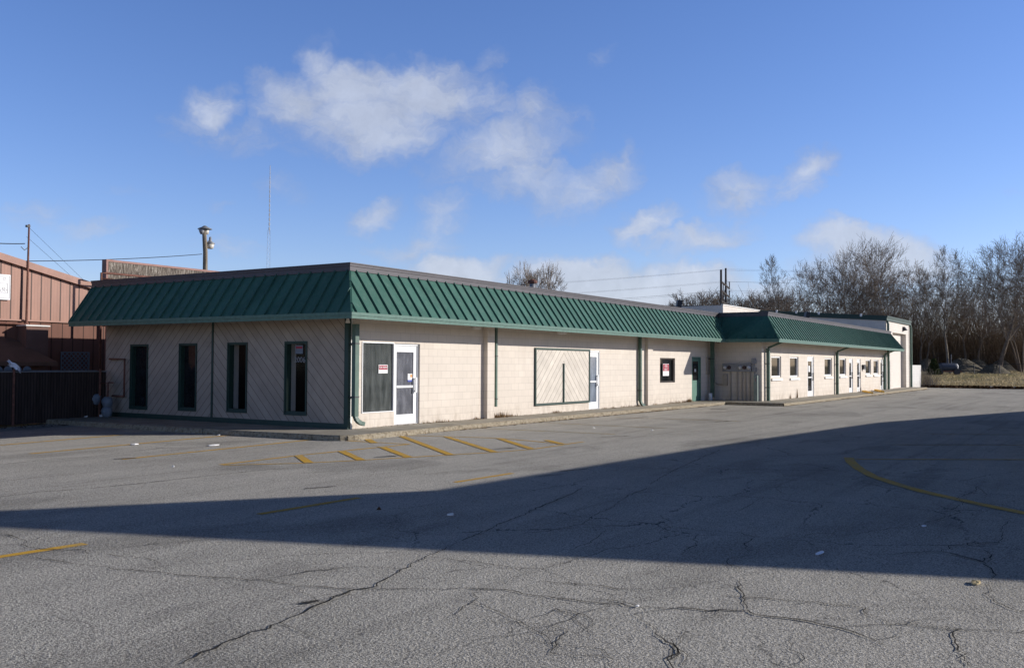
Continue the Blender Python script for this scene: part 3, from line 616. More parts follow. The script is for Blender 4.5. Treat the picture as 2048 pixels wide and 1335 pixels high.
cr=[(-1.62+.38*(1-math.cos(t)),-1.15-.35*math.sin(t)+.0) for t in (0,.4,.8,1.2,1.57)]
slab('sidewalk',[(-1.95,W+.1),(-1.9,3),(-1.62,-.9)]+[(-1.58+.4-.4*math.cos(t),-1.0-.38*math.sin(t)) for t in (.1,.5,.9,1.3,1.57)]+[(4,-1.22),(10,-1.12),(24,-1.3),(24,.2),(0.2,.2),(.2,W+.1)],-.004)
slab('sidewalk',[(23.2,-1.1),(23.2,-3.9),(30,-3.85),(61.8,-3.6),(61.8,-2.2),(25.2,-2.2),(25.2,-.1),(24.001,-.1),(24.001,-1.1)],-.002)
# ------------------------------------------------------------------ painted lines
PZ=GZ+.004
def line(px,w,mt='yellow',z=PZ,nm='painted_line'):
    P=[Vector((*G(x,y)[:2],0)) if not isinstance((x,y),Vector) else x for x,y in px]; m_=MB(); pts=[]
    for i in range(len(P)-1):
        n=max(1,int((P[i+1]-P[i]).length/.5)); pts+= [P[i].lerp(P[i+1],k/n) for k in range(n)]
    pts.append(P[-1]); prev=None
    for i,p in enumerate(pts):
        d=(pts[min(i+1,len(pts)-1)]-pts[max(0,i-1)]).normalized(); s_=Vector((d.y,-d.x,0))*(w/2+R.uniform(-.004,.004)); c=((p+s_).x,(p+s_).y,z),((p-s_).x,(p-s_).y,z)
        if prev: m_.quad(prev[0],c[0],c[1],prev[1])
        prev=c
    struct(m_.build(nm,mt,recalc=False))
for l_,w,mt_ in [([(0,890),(245,869)],.12,'yellow'),([(60,907),(470,869)],.12,'yellow'),([(245,918),(480,894),(640,877)],.12,'yellow'),
    ([(440,929),(600,910),(819,888)],.1,'yellow'),([(446,930),(600,926),(722,920),(903,909),(990,904),(1065,898),(1167,883)],.08,'yellow'),
    ([(674,880),(819,888)],.09,'yellow'),([(800,870),(910,873),(1000,876),(1123,887)],.09,'yellow'),
    ([(910,964),(1024,946)],.11,'yellow'),([(517,1028),(718,995)],.11,'yellow'),([(-40,1121),(0,1113),(170,1087)],.12,'yellow'),
    ([(1712,918),(2100,919)],.11,'yellow'),
    ([(1860,868),(2100,869)],.08,'yellow_faded'),([(1780,889),(2100,890)],.08,'yellow_faded'),([(934,855),(1230,868)],.09,'yellow_faded'),([(1090,845),(1330,856)],.09,'yellow_faded'),([(1230,834),(1480,842)],.09,'yellow_faded')]:
    line(l_,w,mt_)
for l_ in [[(597,911),(619,926)],[(683,902),(723,920)],[(762,893),(817,914)],[(803,872),(903,910)],[(893,873),(990,904)],[(1000,877),(1065,898)],[(1093,880),(1125,888)],[(735,878),(749,886)]]:
    line(l_,.165,'yellow',PZ+.003,'hatch_stripe')
line([(1697,915),(1703,925),(1718,937),(1745,952),(1790,967),(1850,984),(1950,1006),(2048,1026),(2140,1044)],.18,'yellow',PZ+.003,'painted_curve')
# ------------------------------------------------------------------ cracks
cm=MB()
def crack(px,w=.014,jit=.05):
    P=[Vector((*G(x,y)[:2],0)) for x,y in px]; pts=[]
    for i in range(len(P)-1):
        n=max(1,min(40,int((P[i+1]-P[i]).length/.07)))
        for k in range(n):
            q=P[i].lerp(P[i+1],k/n); pts.append(q+Vector((R.gauss(0,jit*.32),R.gauss(0,jit*.32),0)) if (i or k) else q)
    pts.append(P[-1]); prev=None; ph=R.uniform(0,9)
    for i,p in enumerate(pts):
        d=(pts[min(i+1,len(pts)-1)]-pts[max(0,i-1)])
        if d.length<1e-6: continue
        d.normalize(); t=min(i,len(pts)-1-i)/4; ww_=w*min(1,.25+t)*(.55+.6*abs(math.sin(ph+i*.11)*math.cos(ph*2+i*.043)))*R.uniform(.5,1.3)+.002
        vd=(p-Vector((CP.x,CP.y,0))).normalized(); s_=Vector((d.y,-d.x,0))*ww_*(.36+.5*abs(vd.x*d.y-vd.y*d.x)); c=((p+s_).x,(p+s_).y,PZ+.004),((p-s_).x,(p-s_).y,PZ+.004)
        if prev: cm.quad(prev[0],c[0],c[1],prev[1])
        prev=c
def T_(pts,ox,oy,s): return [(ox+x/s,oy+y/s) for x,y in pts]
A=(0,820,2.593); B=(600,840,2.697); C=(1300,780,2.405)
CR=[(A,.013,[(0,700),(60,697),(120,697),(150,710),(210,722),(260,722),(330,730),(400,725),(455,745)]),(A,.012,[(120,697),(140,680),(100,670),(70,655),(30,645)]),
(A,.007,[(130,755),(190,770),(300,785),(380,797),(460,805)]),(A,.011,[(460,805),(540,815),(620,828),(780,838),(900,850),(1000,862),(1170,872),(1300,880),(1400,888),(1530,905)]),(A,.006,[(1560,912),(1650,915),(1760,925),(1815,935)]),
(A,.008,[(540,740),(600,757),(690,760),(760,770),(820,785),(820,800)]),(A,.004,[(610,722),(760,700),(880,688),(1080,675)]),(A,.005,[(1530,905),(1560,940),(1620,975),(1660,1003)]),
(A,.012,[(940,1320),(1100,1240),(1200,1195),(1330,1150),(1450,1105),(1560,1055),(1660,1003),(1750,970),(1815,945)]),(A,.014,[(-200,470),(0,452),(200,425),(400,412),(600,393),(780,375),(1000,350),(1300,318),(1500,300)]),
(A,.014,[(0,282),(200,262),(500,240),(700,213),(850,195)]),(A,.006,[(1380,875),(1480,860),(1600,838),(1790,820)]),(A,.008,[(0,370),(250,345),(500,322)]),
(B,.012,[(0,1045),(110,990),(200,950),(290,918),(400,900),(450,865),(530,820),(620,765),(720,725),(830,672)]),(B,.016,[(830,672),(960,615),(1060,570),(1180,520),(1290,470),(1400,425),(1490,385),(1520,365)]),
(B,.007,[(0,895),(150,905),(290,915),(500,912),(760,917)]),(B,.013,[(760,917),(900,910),(1010,912),(1120,920),(1210,940),(1330,955),(1480,970),(1620,985),(1740,990),(1820,1010),(1888,1010)]),
(B,.006,[(0,825),(150,805),(290,790),(430,793),(540,805)]),(B,.007,[(700,738),(800,750),(950,768),(1080,785),(1200,800)]),(B,.008,[(1280,870),(1400,880),(1560,890),(1720,910),(1888,915)]),
(B,.009,[(1210,612),(1330,600),(1450,575),(1520,562),(1590,510),(1680,475),(1720,440),(1780,405),(1888,360)]),(B,.01,[(1520,565),(1650,570),(1760,570),(1888,570)]),(B,.006,[(1450,705),(1540,670),(1600,640),(1640,600)]),
(B,.009,[(930,930),(960,960),(830,1050),(850,1090)]),(B,.005,[(1090,1070),(1190,1120)]),(B,.01,[(1800,1045),(1850,1085),(1888,1120)]),(B,.008,[(1350,1260),(1360,1200),(1440,1130)]),(B,.007,[(1550,960),(1700,975),(1800,1000)]),
(B,.007,[(1640,1240),(1680,1290),(1670,1335)]),(B,.005,[(860,970),(1000,1000),(1160,1080),(1300,1150),(1410,1160)]),(B,.005,[(1380,1020),(1500,1045),(1640,1010)]),
(C,.014,[(0,455),(60,415),(130,380),(205,345),(270,315),(340,285)]),(C,.013,[(0,1048),(150,1050),(200,1058),(330,1060),(450,1060),(520,1085),(620,1095),(720,1105),(820,1130),(900,1140),(980,1160),(1060,1200),(1130,1230)]),
(C,.004,[(375,840),(430,865)]),(C,.013,[(430,905),(435,940),(420,950),(450,1000),(465,1055)]),(C,.007,[(300,985),(400,995),(480,1000),(620,1010),(760,1020),(940,1040),(1040,1050)]),(C,.014,[(30,1155),(60,1210),(130,1245),(100,1300),(125,1335),(140,1400)]),
(C,.008,[(1040,790),(1120,795),(1230,785),(1400,775),(1450,750),(1560,735),(1680,735),(1700,690),(1690,660),(1730,625)]),(C,.012,[(1400,775),(1500,800),(1600,825),(1640,800),(1625,780)]),(C,.02,[(1600,825),(1640,860),(1665,890),(1640,910)]),
(C,.010,[(1260,665),(1340,635),(1430,610),(1500,590),(1460,575),(1510,540),(1470,520),(1560,490),(1575,465),(1520,450),(1480,440)]),(C,.008,[(1480,440),(1560,425),(1650,405),(1799,390)]),(C,.007,[(1575,465),(1620,500),(1610,520)]),(C,.007,[(1520,545),(1690,550),(1799,585)]),
(C,.01,[(1610,980),(1650,1020),(1720,1050),(1799,1072)]),(C,.013,[(1500,1150),(1460,1170),(1460,1200),(1490,1270),(1530,1335)]),(C,.005,[(740,710),(780,690),(900,690)]),(C,.005,[(970,695),(1060,680),(1200,665),(1260,665)]),(C,.006,[(680,1180),(670,1250)]),
(C,.008,[(470,775),(460,740),(490,710),(440,690),(300,680),(100,660)]),(C,.008,[(150,785),(220,740),(220,700),(160,710)]),(C,.007,[(600,470),(640,500)]),(C,.006,[(450,570),(520,530),(560,510)]),(C,.006,[(140,290),(500,250),(900,160),(1200,150)]),(C,.005,[(880,1135),(1200,1130),(1500,1150),(1799,1160)]),(C,.005,[(1450,300),(1700,280),(1799,270)]),(C,.012,[(850,262),(1300,258),(1799,262)])]
for (ox,oy,s_),w,pts in CR: crack(T_(pts,ox,oy,s_),w,.035+w*.8)
for _ in range(70):   # short hairline offshoots
    (ox,oy,s_),w,pts=R.choice(CR[24:]+CR[:10]); i=R.randrange(len(pts)); x,y=T_([pts[i]],ox,oy,s_)[0]; q=G(x,y); 
    if (q-CP).length>22: continue
    an=R.uniform(0,6.28); L=R.uniform(.2,.9); cx,cy=q.x,q.y; prevp=None
    P=[Vector((cx,cy,0))]
    for j in range(6): an+=R.uniform(-.6,.6); P.append(P[-1]+Vector((math.cos(an),math.sin(an),0))*L/6)
    prev=None
    for j,p in enumerate(P):
        d=(P[min(j+1,6)]-P[max(j-1,0)]).normalized(); s2=Vector((d.y,-d.x,0))*.0035*(1-j/8); c=((p+s2).x,(p+s2).y,PZ+.004),((p-s2).x,(p-s2).y,PZ+.004)
        if prev: cm.quad(prev[0],c[0],c[1],prev[1])
        prev=c
struct(cm.build('asphalt_crack','crack',recalc=False))
# dark seam patches (worn spots)
wm_=MB()
for (x,y,a,b) in [(x,y,a*.75,b*.35) for x,y,a,b in [(1005,897,.55,.08),(1440,843,.9,.12),(1100,951,.5,.05),(770,913,.5,.12),(640,975,.4,.04),(1150,940,.5,.04),(250,917,.35,.14),(1440,818,1.1,.25),(620,1205,.16,.08),(1230,873,.8,.06)]]:
    c=G(x,y); n=14; wm_.poly([(c.x+(a*math.cos(t)*.85+b*math.sin(t)*.4)*R.uniform(.6,1.1),c.y+(-a*.35*math.cos(t)+b*math.sin(t))*R.uniform(.6,1.1),PZ+.006) for t in [2*PI*i/n for i in range(n)]])
struct(wm_.build('asphalt_pothole','crack',recalc=False))
# ------------------------------------------------------------------ litter, leaves, weeds
def scrap(x,y,sx,sy,mt,label,h=.02,cat='litter',name='paper_scrap',z=GZ):
    c=G(x,y,z); m_=MB(); n=9; vs=[(c.x+sx*math.cos(2*PI*i/n)*R.uniform(.6,1),c.y+sy*math.sin(2*PI*i/n)*R.uniform(.6,1),z+.012+R.uniform(0,h)) for i in range(n)]; vs.append((c.x,c.y,z+h+.015)); m_.add(vs,[(i,(i+1)%n,n) for i in range(n)]); m_.add([(v[0],v[1],z+.009) for v in vs[:n]],[tuple(range(n))])
    m_.add(vs[:n]+[(v[0],v[1],z+.009) for v in vs[:n]],[(i,(i+1)%n,n+(i+1)%n,n+i) for i in range(n)])
    tag(m_.build(name,mt,smooth=False),label,cat)
scrap(270,889,.11,.07,'paper','flat white scrap of litter on the lot leftmost near the yellow lines')
scrap(437,871,.05,.05,'paper','tiny white scrap near the kerb left of the wider scrap')
scrap(427,891,.18,.09,'paper','widest white scrap of litter between two yellow stall lines')
scrap(346,934,.03,.03,'paper','tiny white bit of litter on the open lot left of the hatched area')
scrap(901,1031,.06,.035,'paper','white curled scrap in the middle of the big shadow')
scrap(1640,1107,.12,.035,'bag','pale smeared scrap in the shadow near its lower edge',.004)
scrap(1275,1214,.025,.014,'paper','tiny white scrap lying on the long crack in the foreground',.006)
scrap(1848,1053,.05,.03,'bag','small pale scrap in the shadow right of the yellow curve tip',.005)
scrap(1951,1167,.08,.05,'blade','flat tan leaf scrap just below the shadow at right',.015)
scrap(1304,861,.05,.04,'paper','tiny white litter on the lot in front of the small square window')
scrap(1188,856,.06,.04,'paper','tiny white litter on the lot below the middle white door')
c=G(758,1021); m_=MB(); m_.add([(c.x-.02,c.y+.03,GZ+.01),(c.x+.03,c.y-.015,GZ+.01),(c.x+.01,c.y+.03,GZ+.02),(c.x,c.y,GZ+.055),(c.x+.02,c.y+.015,GZ+.05)],[(0,1,3),(1,2,4),(0,3,2),(3,4,2),(1,4,3)]); tag(m_.build('dead_leaf','mulch'),'small upright dead brown leaf in the big shadow','leaf')
def tufts(mb,c,n,h,sp,lean=.6):
    for _ in range(n):
        x=c[0]+R.gauss(0,sp); y=c[1]+R.gauss(0,sp*.5); a=R.uniform(0,6.28); hh=h*R.uniform(.4,1.1); l=R.uniform(0,lean)*hh; w=.006+hh*.02
        mb.add([(x-w*math.sin(a),y+w*math.cos(a),c[2]),(x+w*math.sin(a),y-w*math.cos(a),c[2]),(x+l*math.cos(a),y+l*math.sin(a),c[2]+hh)],[(0,1,2)])
wm=MB()
for u in [3.2,3.6,4.0,5.5,6.8,7.0,7.3,7.5,10.2,10.3,13.9,14.6,15.4,16.0,16.6,17.9,18.3,19.4,20.1,20.6,21,21.4,21.8,22.1,22.2]: tufts(wm,(u+R.uniform(-.1,.1),-.05 if not 5.6<u<6.2 else -.4,-.004),R.randint(15,50),.09 if u<20 else .13,.11)
for u in (6.55,6.9,22.0): tufts(wm,(u,-.07,-.004),60,.2,.12)
tufts(wm,(30.6,-D2-.05,-.004),14,.5,.05,.2); tufts(wm,(29.4,-D2-.05,-.004),8,.4,.04,.2); tufts(wm,(44.7,-D2-.05,-.004),12,.4,.06,.2)
for i in range(260):
    u=R.uniform(-1,60); y=-1.27 if u<23.2 else -3.85
    if R.random()<.75: tufts(wm,(u,y-R.uniform(0,.06),GZ),R.randint(3,14),.07,.12)
tag(wm.build('dry_weeds','weed',recalc=False),'thin dry brown weeds along the wall foot and kerb','weeds',None,'stuff')
lf=MB()
def leaf(x,y,z,s):
    a=R.uniform(0,6.28); n=Vector((R.uniform(-.5,.5),R.uniform(-.5,.5),1)).normalized(); u=Vector((math.cos(a),math.sin(a),0)); u=(u-n*u.dot(n)).normalized()*s; v=n.cross(u)*.7; c=Vector((x,y,z+s*.3)); lf.quad(c-u,c-v,c+u,c+v)
for _ in range(1500):
    u=R.uniform(-1.4,61) if R.random()<.6 else R.uniform(2,24); y=(-1.27 if u<23.2 else -3.9)-abs(R.gauss(0,.07)); leaf(u,y,GZ,R.uniform(.012,.035))
for _ in range(500): leaf(R.uniform(0,24),-.03-abs(R.gauss(0,.08)),-.002,R.uniform(.01,.028))
for _ in range(500): leaf(R.uniform(-4.5,-.2),R.uniform(8.3,9.5),GZ+.01,R.uniform(.012,.035))
tag(lf.build('fallen_leaves','mulch',recalc=False),'brown fallen leaves gathered along kerb and fence foot','leaves',None,'stuff')
# field edge debris
db=MB()
for _ in range(3000):
    t=R.random(); q=edge[0].lerp(edge[-1],t); q=q+Vector((R.gauss(.2,.5),R.uniform(-.3,.3),0)); s=R.uniform(.05,.2); a=R.uniform(0,6.28); n=Vector((R.uniform(-1,1),R.uniform(-1,1),1)).normalized(); u=(Vector((math.cos(a),math.sin(a),0))); u=(u-n*u.dot(n)).normalized()*s; v=n.cross(u)*.6; c=Vector((q.x+.3,q.y,GZ+R.uniform(0,.16))); db.quad(c-u,c-v,c+u,c+v)
tag(db.build('leaf_debris','mulch',recalc=False),'dark band of leaves and twigs along the far edge of the lot','debris',None,'stuff')
pd=MB()
for _ in range(70):
    t=R.random()**1.7; q=edge[0].lerp(edge[-1],t); s=R.uniform(.05,.17); c=Vector((q.x+R.uniform(-.3,.8),q.y,GZ+.1)); a=R.uniform(0,3.1); u=Vector((math.cos(a),math.sin(a),R.uniform(-.3,.3)))*s; v=Vector((-math.sin(a)*.4,math.cos(a)*.4,.5))*s; pd.quad(c-u-v,c+u-v,c+u+v,c-u+v)
tag(pd.build('scattered_litter','paper',recalc=False),'white scraps of rubbish strewn along the far lot edge','litter',None,'stuff')
gb=MB()
for _ in range(26000):
    t=R.random()**1.5; r=84+t*70; an=math.radians(R.uniform(90-79,90-90.5)); x=CP.x+r*math.cos(an); y=CP.y+r*math.sin(an); z=terr(x,y)
    if x<68 : continue
    h=R.uniform(.05,.2); w=R.uniform(.02,.06); a=R.uniform(0,3.1); gb.add([(x-w*math.cos(a),y-w*math.sin(a),z-.02),(x+w*math.cos(a),y+w*math.sin(a),z-.02),(x+R.uniform(-.1,.1),y+R.uniform(-.1,.1),z+h)],[(0,1,2)])
tag(gb.build('grass_tufts','blade',recalc=False),'dry straw coloured grass of the field beyond the lot','grass',None,'stuff')
# curb ramp bars
for k,(a,b,lab) in enumerate((((44.8,-2.55),(41.4,-3.75),'yellow painted ramp edge nearer the two white doors'),((48.4,-2.55),(44.6,-3.75),'yellow painted ramp edge nearer the paired windows'))):
    s=MB(); A_=Vector((*a,.02));B_=Vector((*b,.0)); d=(B_-A_); n=Vector((-d.y,d.x,0)).normalized(); s.obox((A_+B_)/2+Vector((0,0,.03)),n*.10,d/2,Vector((0,0,.05))); tag(s.build('ramp_edge','stop_yellow',bevel=.02),lab,'kerb','yellow ramp edges on the sidewalk')
# ------------------------------------------------------------------ neighbour building
YN=13.6
nb=thing('neighbour_building','tan and brown metal sided building with sloping roof behind the dark fence','building',(-3,YN,0))
def rake(x): return 5.03-(x+1.21)*(.70/3.17)
s=MB(); s.add([(-9,YN,2.95),(2.9,YN,2.95),(2.9,YN,rake(2.9)),(-5,YN,rake(-5)),(-9,YN,4.9)],[(0,1,2,3,4)]); n0=[(2.9,YN,2.95),(2.9,YN,rake(2.9)),(2.9,YN+12,rake(2.9)),(2.9,YN+12,2.95)]; s.quad(*n0); s.quad((-9,YN,2.95),(-9,YN,4.9),(-9,YN+12,4.9),(-9,YN+12,2.95)); s.add([(-9,YN+12,2.95),(2.9,YN+12,2.95),(2.9,YN+12,rake(2.9)),(-5,YN+12,rake(-5)),(-9,YN+12,4.9)],[(4,3,2,1,0)]); s.build('upper_wall','brown_siding',nb,recalc=False)
s=MB(); s.box(-9,4.5,YN+.03,YN+12,-.16,2.949); s.build('lower_wall','brown_board',nb)
s=MB(); s.quad((-5,YN-.12,rake(-5)+.0),(3,YN-.12,rake(3)),(3,YN+12,rake(3)),(-5,YN+12,rake(-5))); s.quad((-5,YN-.12,rake(-5)),(-9.1,YN-.12,4.9),(-9.1,YN+12,4.9),(-5,YN+12,rake(-5))); s.build('roof','membrane',nb,recalc=False)
s=MB(); a=Vector((-5,YN-.08,rake(-5)-.10));b=Vector((3,YN-.08,rake(3)-.10)); d=b-a; s.obox((a+b)/2,d/2,Vector((0,.05,0)),Vector((0,0,.11))); a=Vector((-9,YN-.08,4.8)); b=Vector((-5,YN-.08,rake(-5)-.1)); s.obox((a+b)/2,(b-a)/2,Vector((0,.05,0)),Vector((0,0,.11))); s.box(-9,2.9,YN-.05,YN-.002,2.93,2.98); s.build('roof_trim','brown_trim',nb)
s=MB(); s.tube([(-9,YN-.1,2.88),(-1.2,YN-.1,2.84),(-.45,YN-.1,2.84),(-.39,YN-.1,2.95)],.035,6); s.build('wall_pipe','rust_pipe',nb)
a=hit(53,651,1,YN-.5); b=hit(95,740,1,YN-.5); s=MB(); s.box(a.x,b.x,YN-.5,YN+.02,.6,2.76); dk=s.build('wall_duct','duct',nb); WM[dk.name]=Matrix(); s=MB(); s.box(a.x-.04,b.x+.04,YN-.54,YN,2.762,2.80); s.build('duct_cap','white_sill',dk)
s=MB(); z0=1.62;z1=2.37; s.add([(-5,YN-1.2,z0),(.05,YN-1.2,z0),(-.75,YN,z1+.0),(-5,YN,z1),(.05,YN,z0),(-5,YN-1.2,z0-.12),(.05,YN-1.2,z0-.12),(.05,YN,z0-.12)],[(0,1,2,3),(1,4,2),(0,5,6,1),(1,6,7,4)]); s.build('awning','awning',nb,recalc=False)
for (a_,b_) in ((-3.6,-1.0),(-.75,.2)): s=MB(); s.box(a_,b_,YN-.02,YN+.01,.9,1.5); s.build('window','glass',nb)
s=MB(); s.box(-.98,-.78,YN-.04,YN+.005,.5,1.5); s.build('window_post','gas_grey',nb)
a=hit(122,703,1,YN-.05); b=hit(178,742,1,YN-.05); s=MB(); frame(s,lambda u,z,d:(u,YN-.05+d,z),a.x,b.x,b.z-.1,a.z,.03,-.02,.02)
w_=b.x-a.x; hh=a.z-b.z+.1
for k in range(-5,8):
    for sg in(1,-1):
        u0=k*.155; pts=[]
        for t in (0,1): pts.append(((a.x+u0+ (t*hh if sg>0 else (1-t)*hh)),t))
        (ua,ta),(ub,tb)=pts; lo,hi=a.x,b.x
        def cl(u,t_): return u
        # clip
        def P(t): return ua+(ub-ua)*t
        t0,t1=0,1
        if ub!=ua:
            ts=sorted(((lo-ua)/(ub-ua),(hi-ua)/(ub-ua))); t0=max(0,ts[0]); t1=min(1,ts[1])
        if t1-t0<.05: continue
        A_=Vector((P(t0),YN-.05+.006*sg,b.z-.1+t0*hh)); B_=Vector((P(t1),YN-.05+.006*sg,b.z-.1+t1*hh)); dd_=(B_-A_); n_=Vector((-dd_.z,0,dd_.x)).normalized(); s.obox((A_+B_)/2,dd_/2,n_*.016,Vector((0,.004,0)))
s.build('lattice','gas_grey',nb)
# sign on it
a=hit(-12,547,1,YN-.06); b=hit(19.5,600,1,YN-.06)
sg=thing('wall_sign','white sign board with thin line drawing on the tan siding at the left edge','sign',(b.x,YN-.06,b.z)); s=MB(); s.box(a.x-.5,b.x,YN-.09,YN-.04,b.z,a.z); s.build('sign_board','paper',sg,bevel=.008)
s=MB(); yy=YN-.094
frame(s,lambda u,z,d:(u,yy+d,z),b.x-1.0,b.x-.03,b.z+.05,a.z-.05,.006,0,.002); frame(s,lambda u,z,d:(u,yy+d,z),b.x-.55,b.x-.09,b.z+.22,b.z+.52,.006,-.001,.001)
for (cx,cz,rr) in ((.16,.30,.05),(.22,.36,.04),(.28,.29,.05),(.2,.66,.05)):
    s.tube([(b.x-cx+rr*math.cos(t),yy,b.z+cz+rr*.7*math.sin(t)) for t in [i*PI/5 for i in range(10)]],.004,4)
s.build('line_drawing','ink',sg,recalc=False); text('Oregon',.08,'ink',(b.x-.45,yy,b.z+.44),(1,0,0),(0,0,1),'lettering',sg,off=0) if False else None
# mast
ms=thing('service_mast','thin metal service mast rising from the tan neighbour building','mast',(-.39,YN-.12,0)); s=MB(); s.tube([(-.39,YN-.14,2.85),(-.37,YN-.14,6.05)],[.04,.028],8); s.build('pole','rust_pipe',ms); s=MB(); s.box(-.47,-.36,YN-.2,YN-.1,5.95,6.02); s.tube([(-.39,YN-.14,5.3),(-.5,YN-.14,5.2),(-.62,YN-.14,5.3)],.012,5); s.build('bracket','black',ms)
def wire(name,P0,P1,sag,r,label,cat='wire',group=None,n=14):
    P0=Vector(P0);P1=Vector(P1); s=MB(); s.tube([P0.lerp(P1,i/n)-Vector((0,0,sag*4*(i/n)*(1-i/n))) for i in range(n+1)],r,4,False); return tag(s.build(name,'black',recalc=False),label,cat,group)
lamp=hit(404,508,1,15.2)
wire('overhead_wire',hit(53,522,1,YN-.14),lamp,.06,.012,'thin dark wire from the service mast to the lamp pole')
wire('overhead_wire',hit(-60,482,1,YN-.14),hit(50,487,1,YN-.14),.03,.014,'short wire entering from the left edge to the mast top')
wire('guy_wire',hit(53,450,1,YN-.14),hit(185,577,1,YN+4),.0,.006,'upper thin guy wire slanting down from mast top')
wire('guy_wire',hit(53,473,1,YN-.14),hit(185,590,1,YN+4),.0,.006,'lower thin guy wire slanting down from mast')
# lamp pole
lp=thing('lamp_pole','weathered wooden pole with two dusk lamps behind the green roof','lamp pole',(5.4,12,0)); s=MB(); s.tube([(5.5,12,-.7),(5.44,12,5.6),(5.36,12,6.55)],[.13,.095,.085],10); s.build('pole','pole_wood',lp,True)
for (c,si,z) in (((5.36,12.0,6.52),1.0,0),((5.68,12.0,6.0),.85,1)):
    x,y,z_=c; s=MB()
    if not z: s.lathe((x+.04,y,z_),[(.05,.17),(.12,.12),(.28,.05),(.29,.03),(.1,.03)],16); h=s.build('lamp_hood','grey_metal',lp,True); WM[h.name]=Matrix(); s=MB(); s.lathe((x+.1,y,z_-.13),[(.08,-.04),(.1,-.03),(.13,.14),(.1,.155)],14); s.build('lens','lampglass',h,True); s=MB(); s.lathe((x-.12,y,z_-.13),[(.05,-.06),(.09,.02),(.13,.14),(.1,.155)],14); s.build('lens','grey_metal',h,True)
    else: s.lathe((x,y,z_),[(.03,.27),(.045,.26),(.06,.1),(.07,.08),(.18,.02),(.185,-.02),(.1,-.025)],16); h=s.build('lamp_hood','grey_metal',lp,True); WM[h.name]=Matrix(); s=MB(); s.lathe((x,y,z_-.2),[(.09,-.02),(.13,.0),(.165,.17)],14); s.build('lens','lampglass',h,True); s=MB(); s.tube([(5.47,12,5.72),(5.5,12,5.95),(5.58,12,6.1),(x,y,6.12)],.02,6); s.build('bracket_arm','grey_metal',lp)
dlt=hit(408,540,1,15.2)-hit(408,540,1,12.0); lp.location=Vector(lp.location)+Vector((dlt.x,3.2,dlt.z+.12))
# weathered board screen
YS=13.3; a=hit(213,518,1,YS)
sc_=thing('board_screen','peeling weathered board screen with pinkish trim rising behind the green roof','screen',(a.x,YS,3.0)); s=MB(); s.box(a.x+.075,10,YS+.02,YS+.06,3.0,a.z-.075); s.build('boards','weathered_wood',sc_); s=MB(); s.box(a.x,a.x+.075,YS,YS+.25,3.0,a.z); s.box(a.x+.0751,10,YS,YS+.25,a.z-.074,a.z-.001); s.build('screen_frame','wood_trim',sc_); s=MB()
for x in (a.x+.1,a.x+3,a.x+6): s.box(x,x+.08,YS+.061,YS+.14,-.15,a.z-.08)
s.build('support_frame','wood_trim',sc_)
ra=thing('roof_railing','rusty pipe rail at the left end of the green roof before the board screen','railing',(1,12.9,0)); s=MB(); a=hit(203,545,1,12.9); s.tube([(a.x,12.9,-.15),(a.x,12.9,a.z),(a.x+.2,12.9,a.z+.0),(6.5,12.9,a.z)],.04,6); s.tube([(a.x,12.9,a.z-.2),(6.5,12.9,a.z-.2)],.03,6); s.build('rail','rust_pipe',ra,True); s=MB(); s.box(a.x+.62,a.x+.88,12.84,12.87,a.z-.27,a.z-.19); s.build('clamp','white_sill',ra)
# ------------------------------------------------------------------ fence
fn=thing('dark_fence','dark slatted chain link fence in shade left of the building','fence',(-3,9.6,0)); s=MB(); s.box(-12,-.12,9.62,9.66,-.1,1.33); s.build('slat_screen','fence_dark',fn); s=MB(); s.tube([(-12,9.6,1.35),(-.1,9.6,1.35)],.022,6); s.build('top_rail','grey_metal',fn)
for x in (-8.5,-5.6,-2.97,-.35): s=MB(); s.tube([(x,9.57,-.13),(x,9.57,1.42)],.035,8); s.build('post','rust_pipe',fn)
pf_=thing('picket_fence','pale scalloped picket fence just showing above the dark fence','fence',(-4,10.6,0)); 
for k in range(26):
    x=-9+k*.28; 
    if x>-1.9: break
    s=MB(); s.lathe((x,10.6,1.38),[(.12,-.012),(.12,.012)],14,1); s.box(x-.12,x+.12,10.588,10.612,-.15,1.38); s.build('picket','gas_grey',pf_)
s=MB(); s.box(-2.2,.25,10.62,10.66,1.33,1.375); s.build('rail','gas_grey',pf_)
c=hit(28,733,1,9.55); s=MB(); bm_pts=[]
n=10; vs=[];
for i in range(n):
    for j in range(6):
        t=i/(n-1); q=j/5; vs.append((c.x-.2+.34*t+R.uniform(-.02,.02),9.5+R.uniform(-.05,.05)+.05*math.sin(6*t),1.70-.16*t*t-.1*t+(-.17*q)*(1-.4*abs(t-.5))+R.uniform(-.015,.015)))
s.add(vs,[(i*6+j,(i+1)*6+j,(i+1)*6+j+1,i*6+j+1) for i in range(n-1) for j in range(5)]); tag(s.build('plastic_bag','bag',smooth=True,recalc=False),'crumpled white plastic bag caught on top of the dark fence','bag')
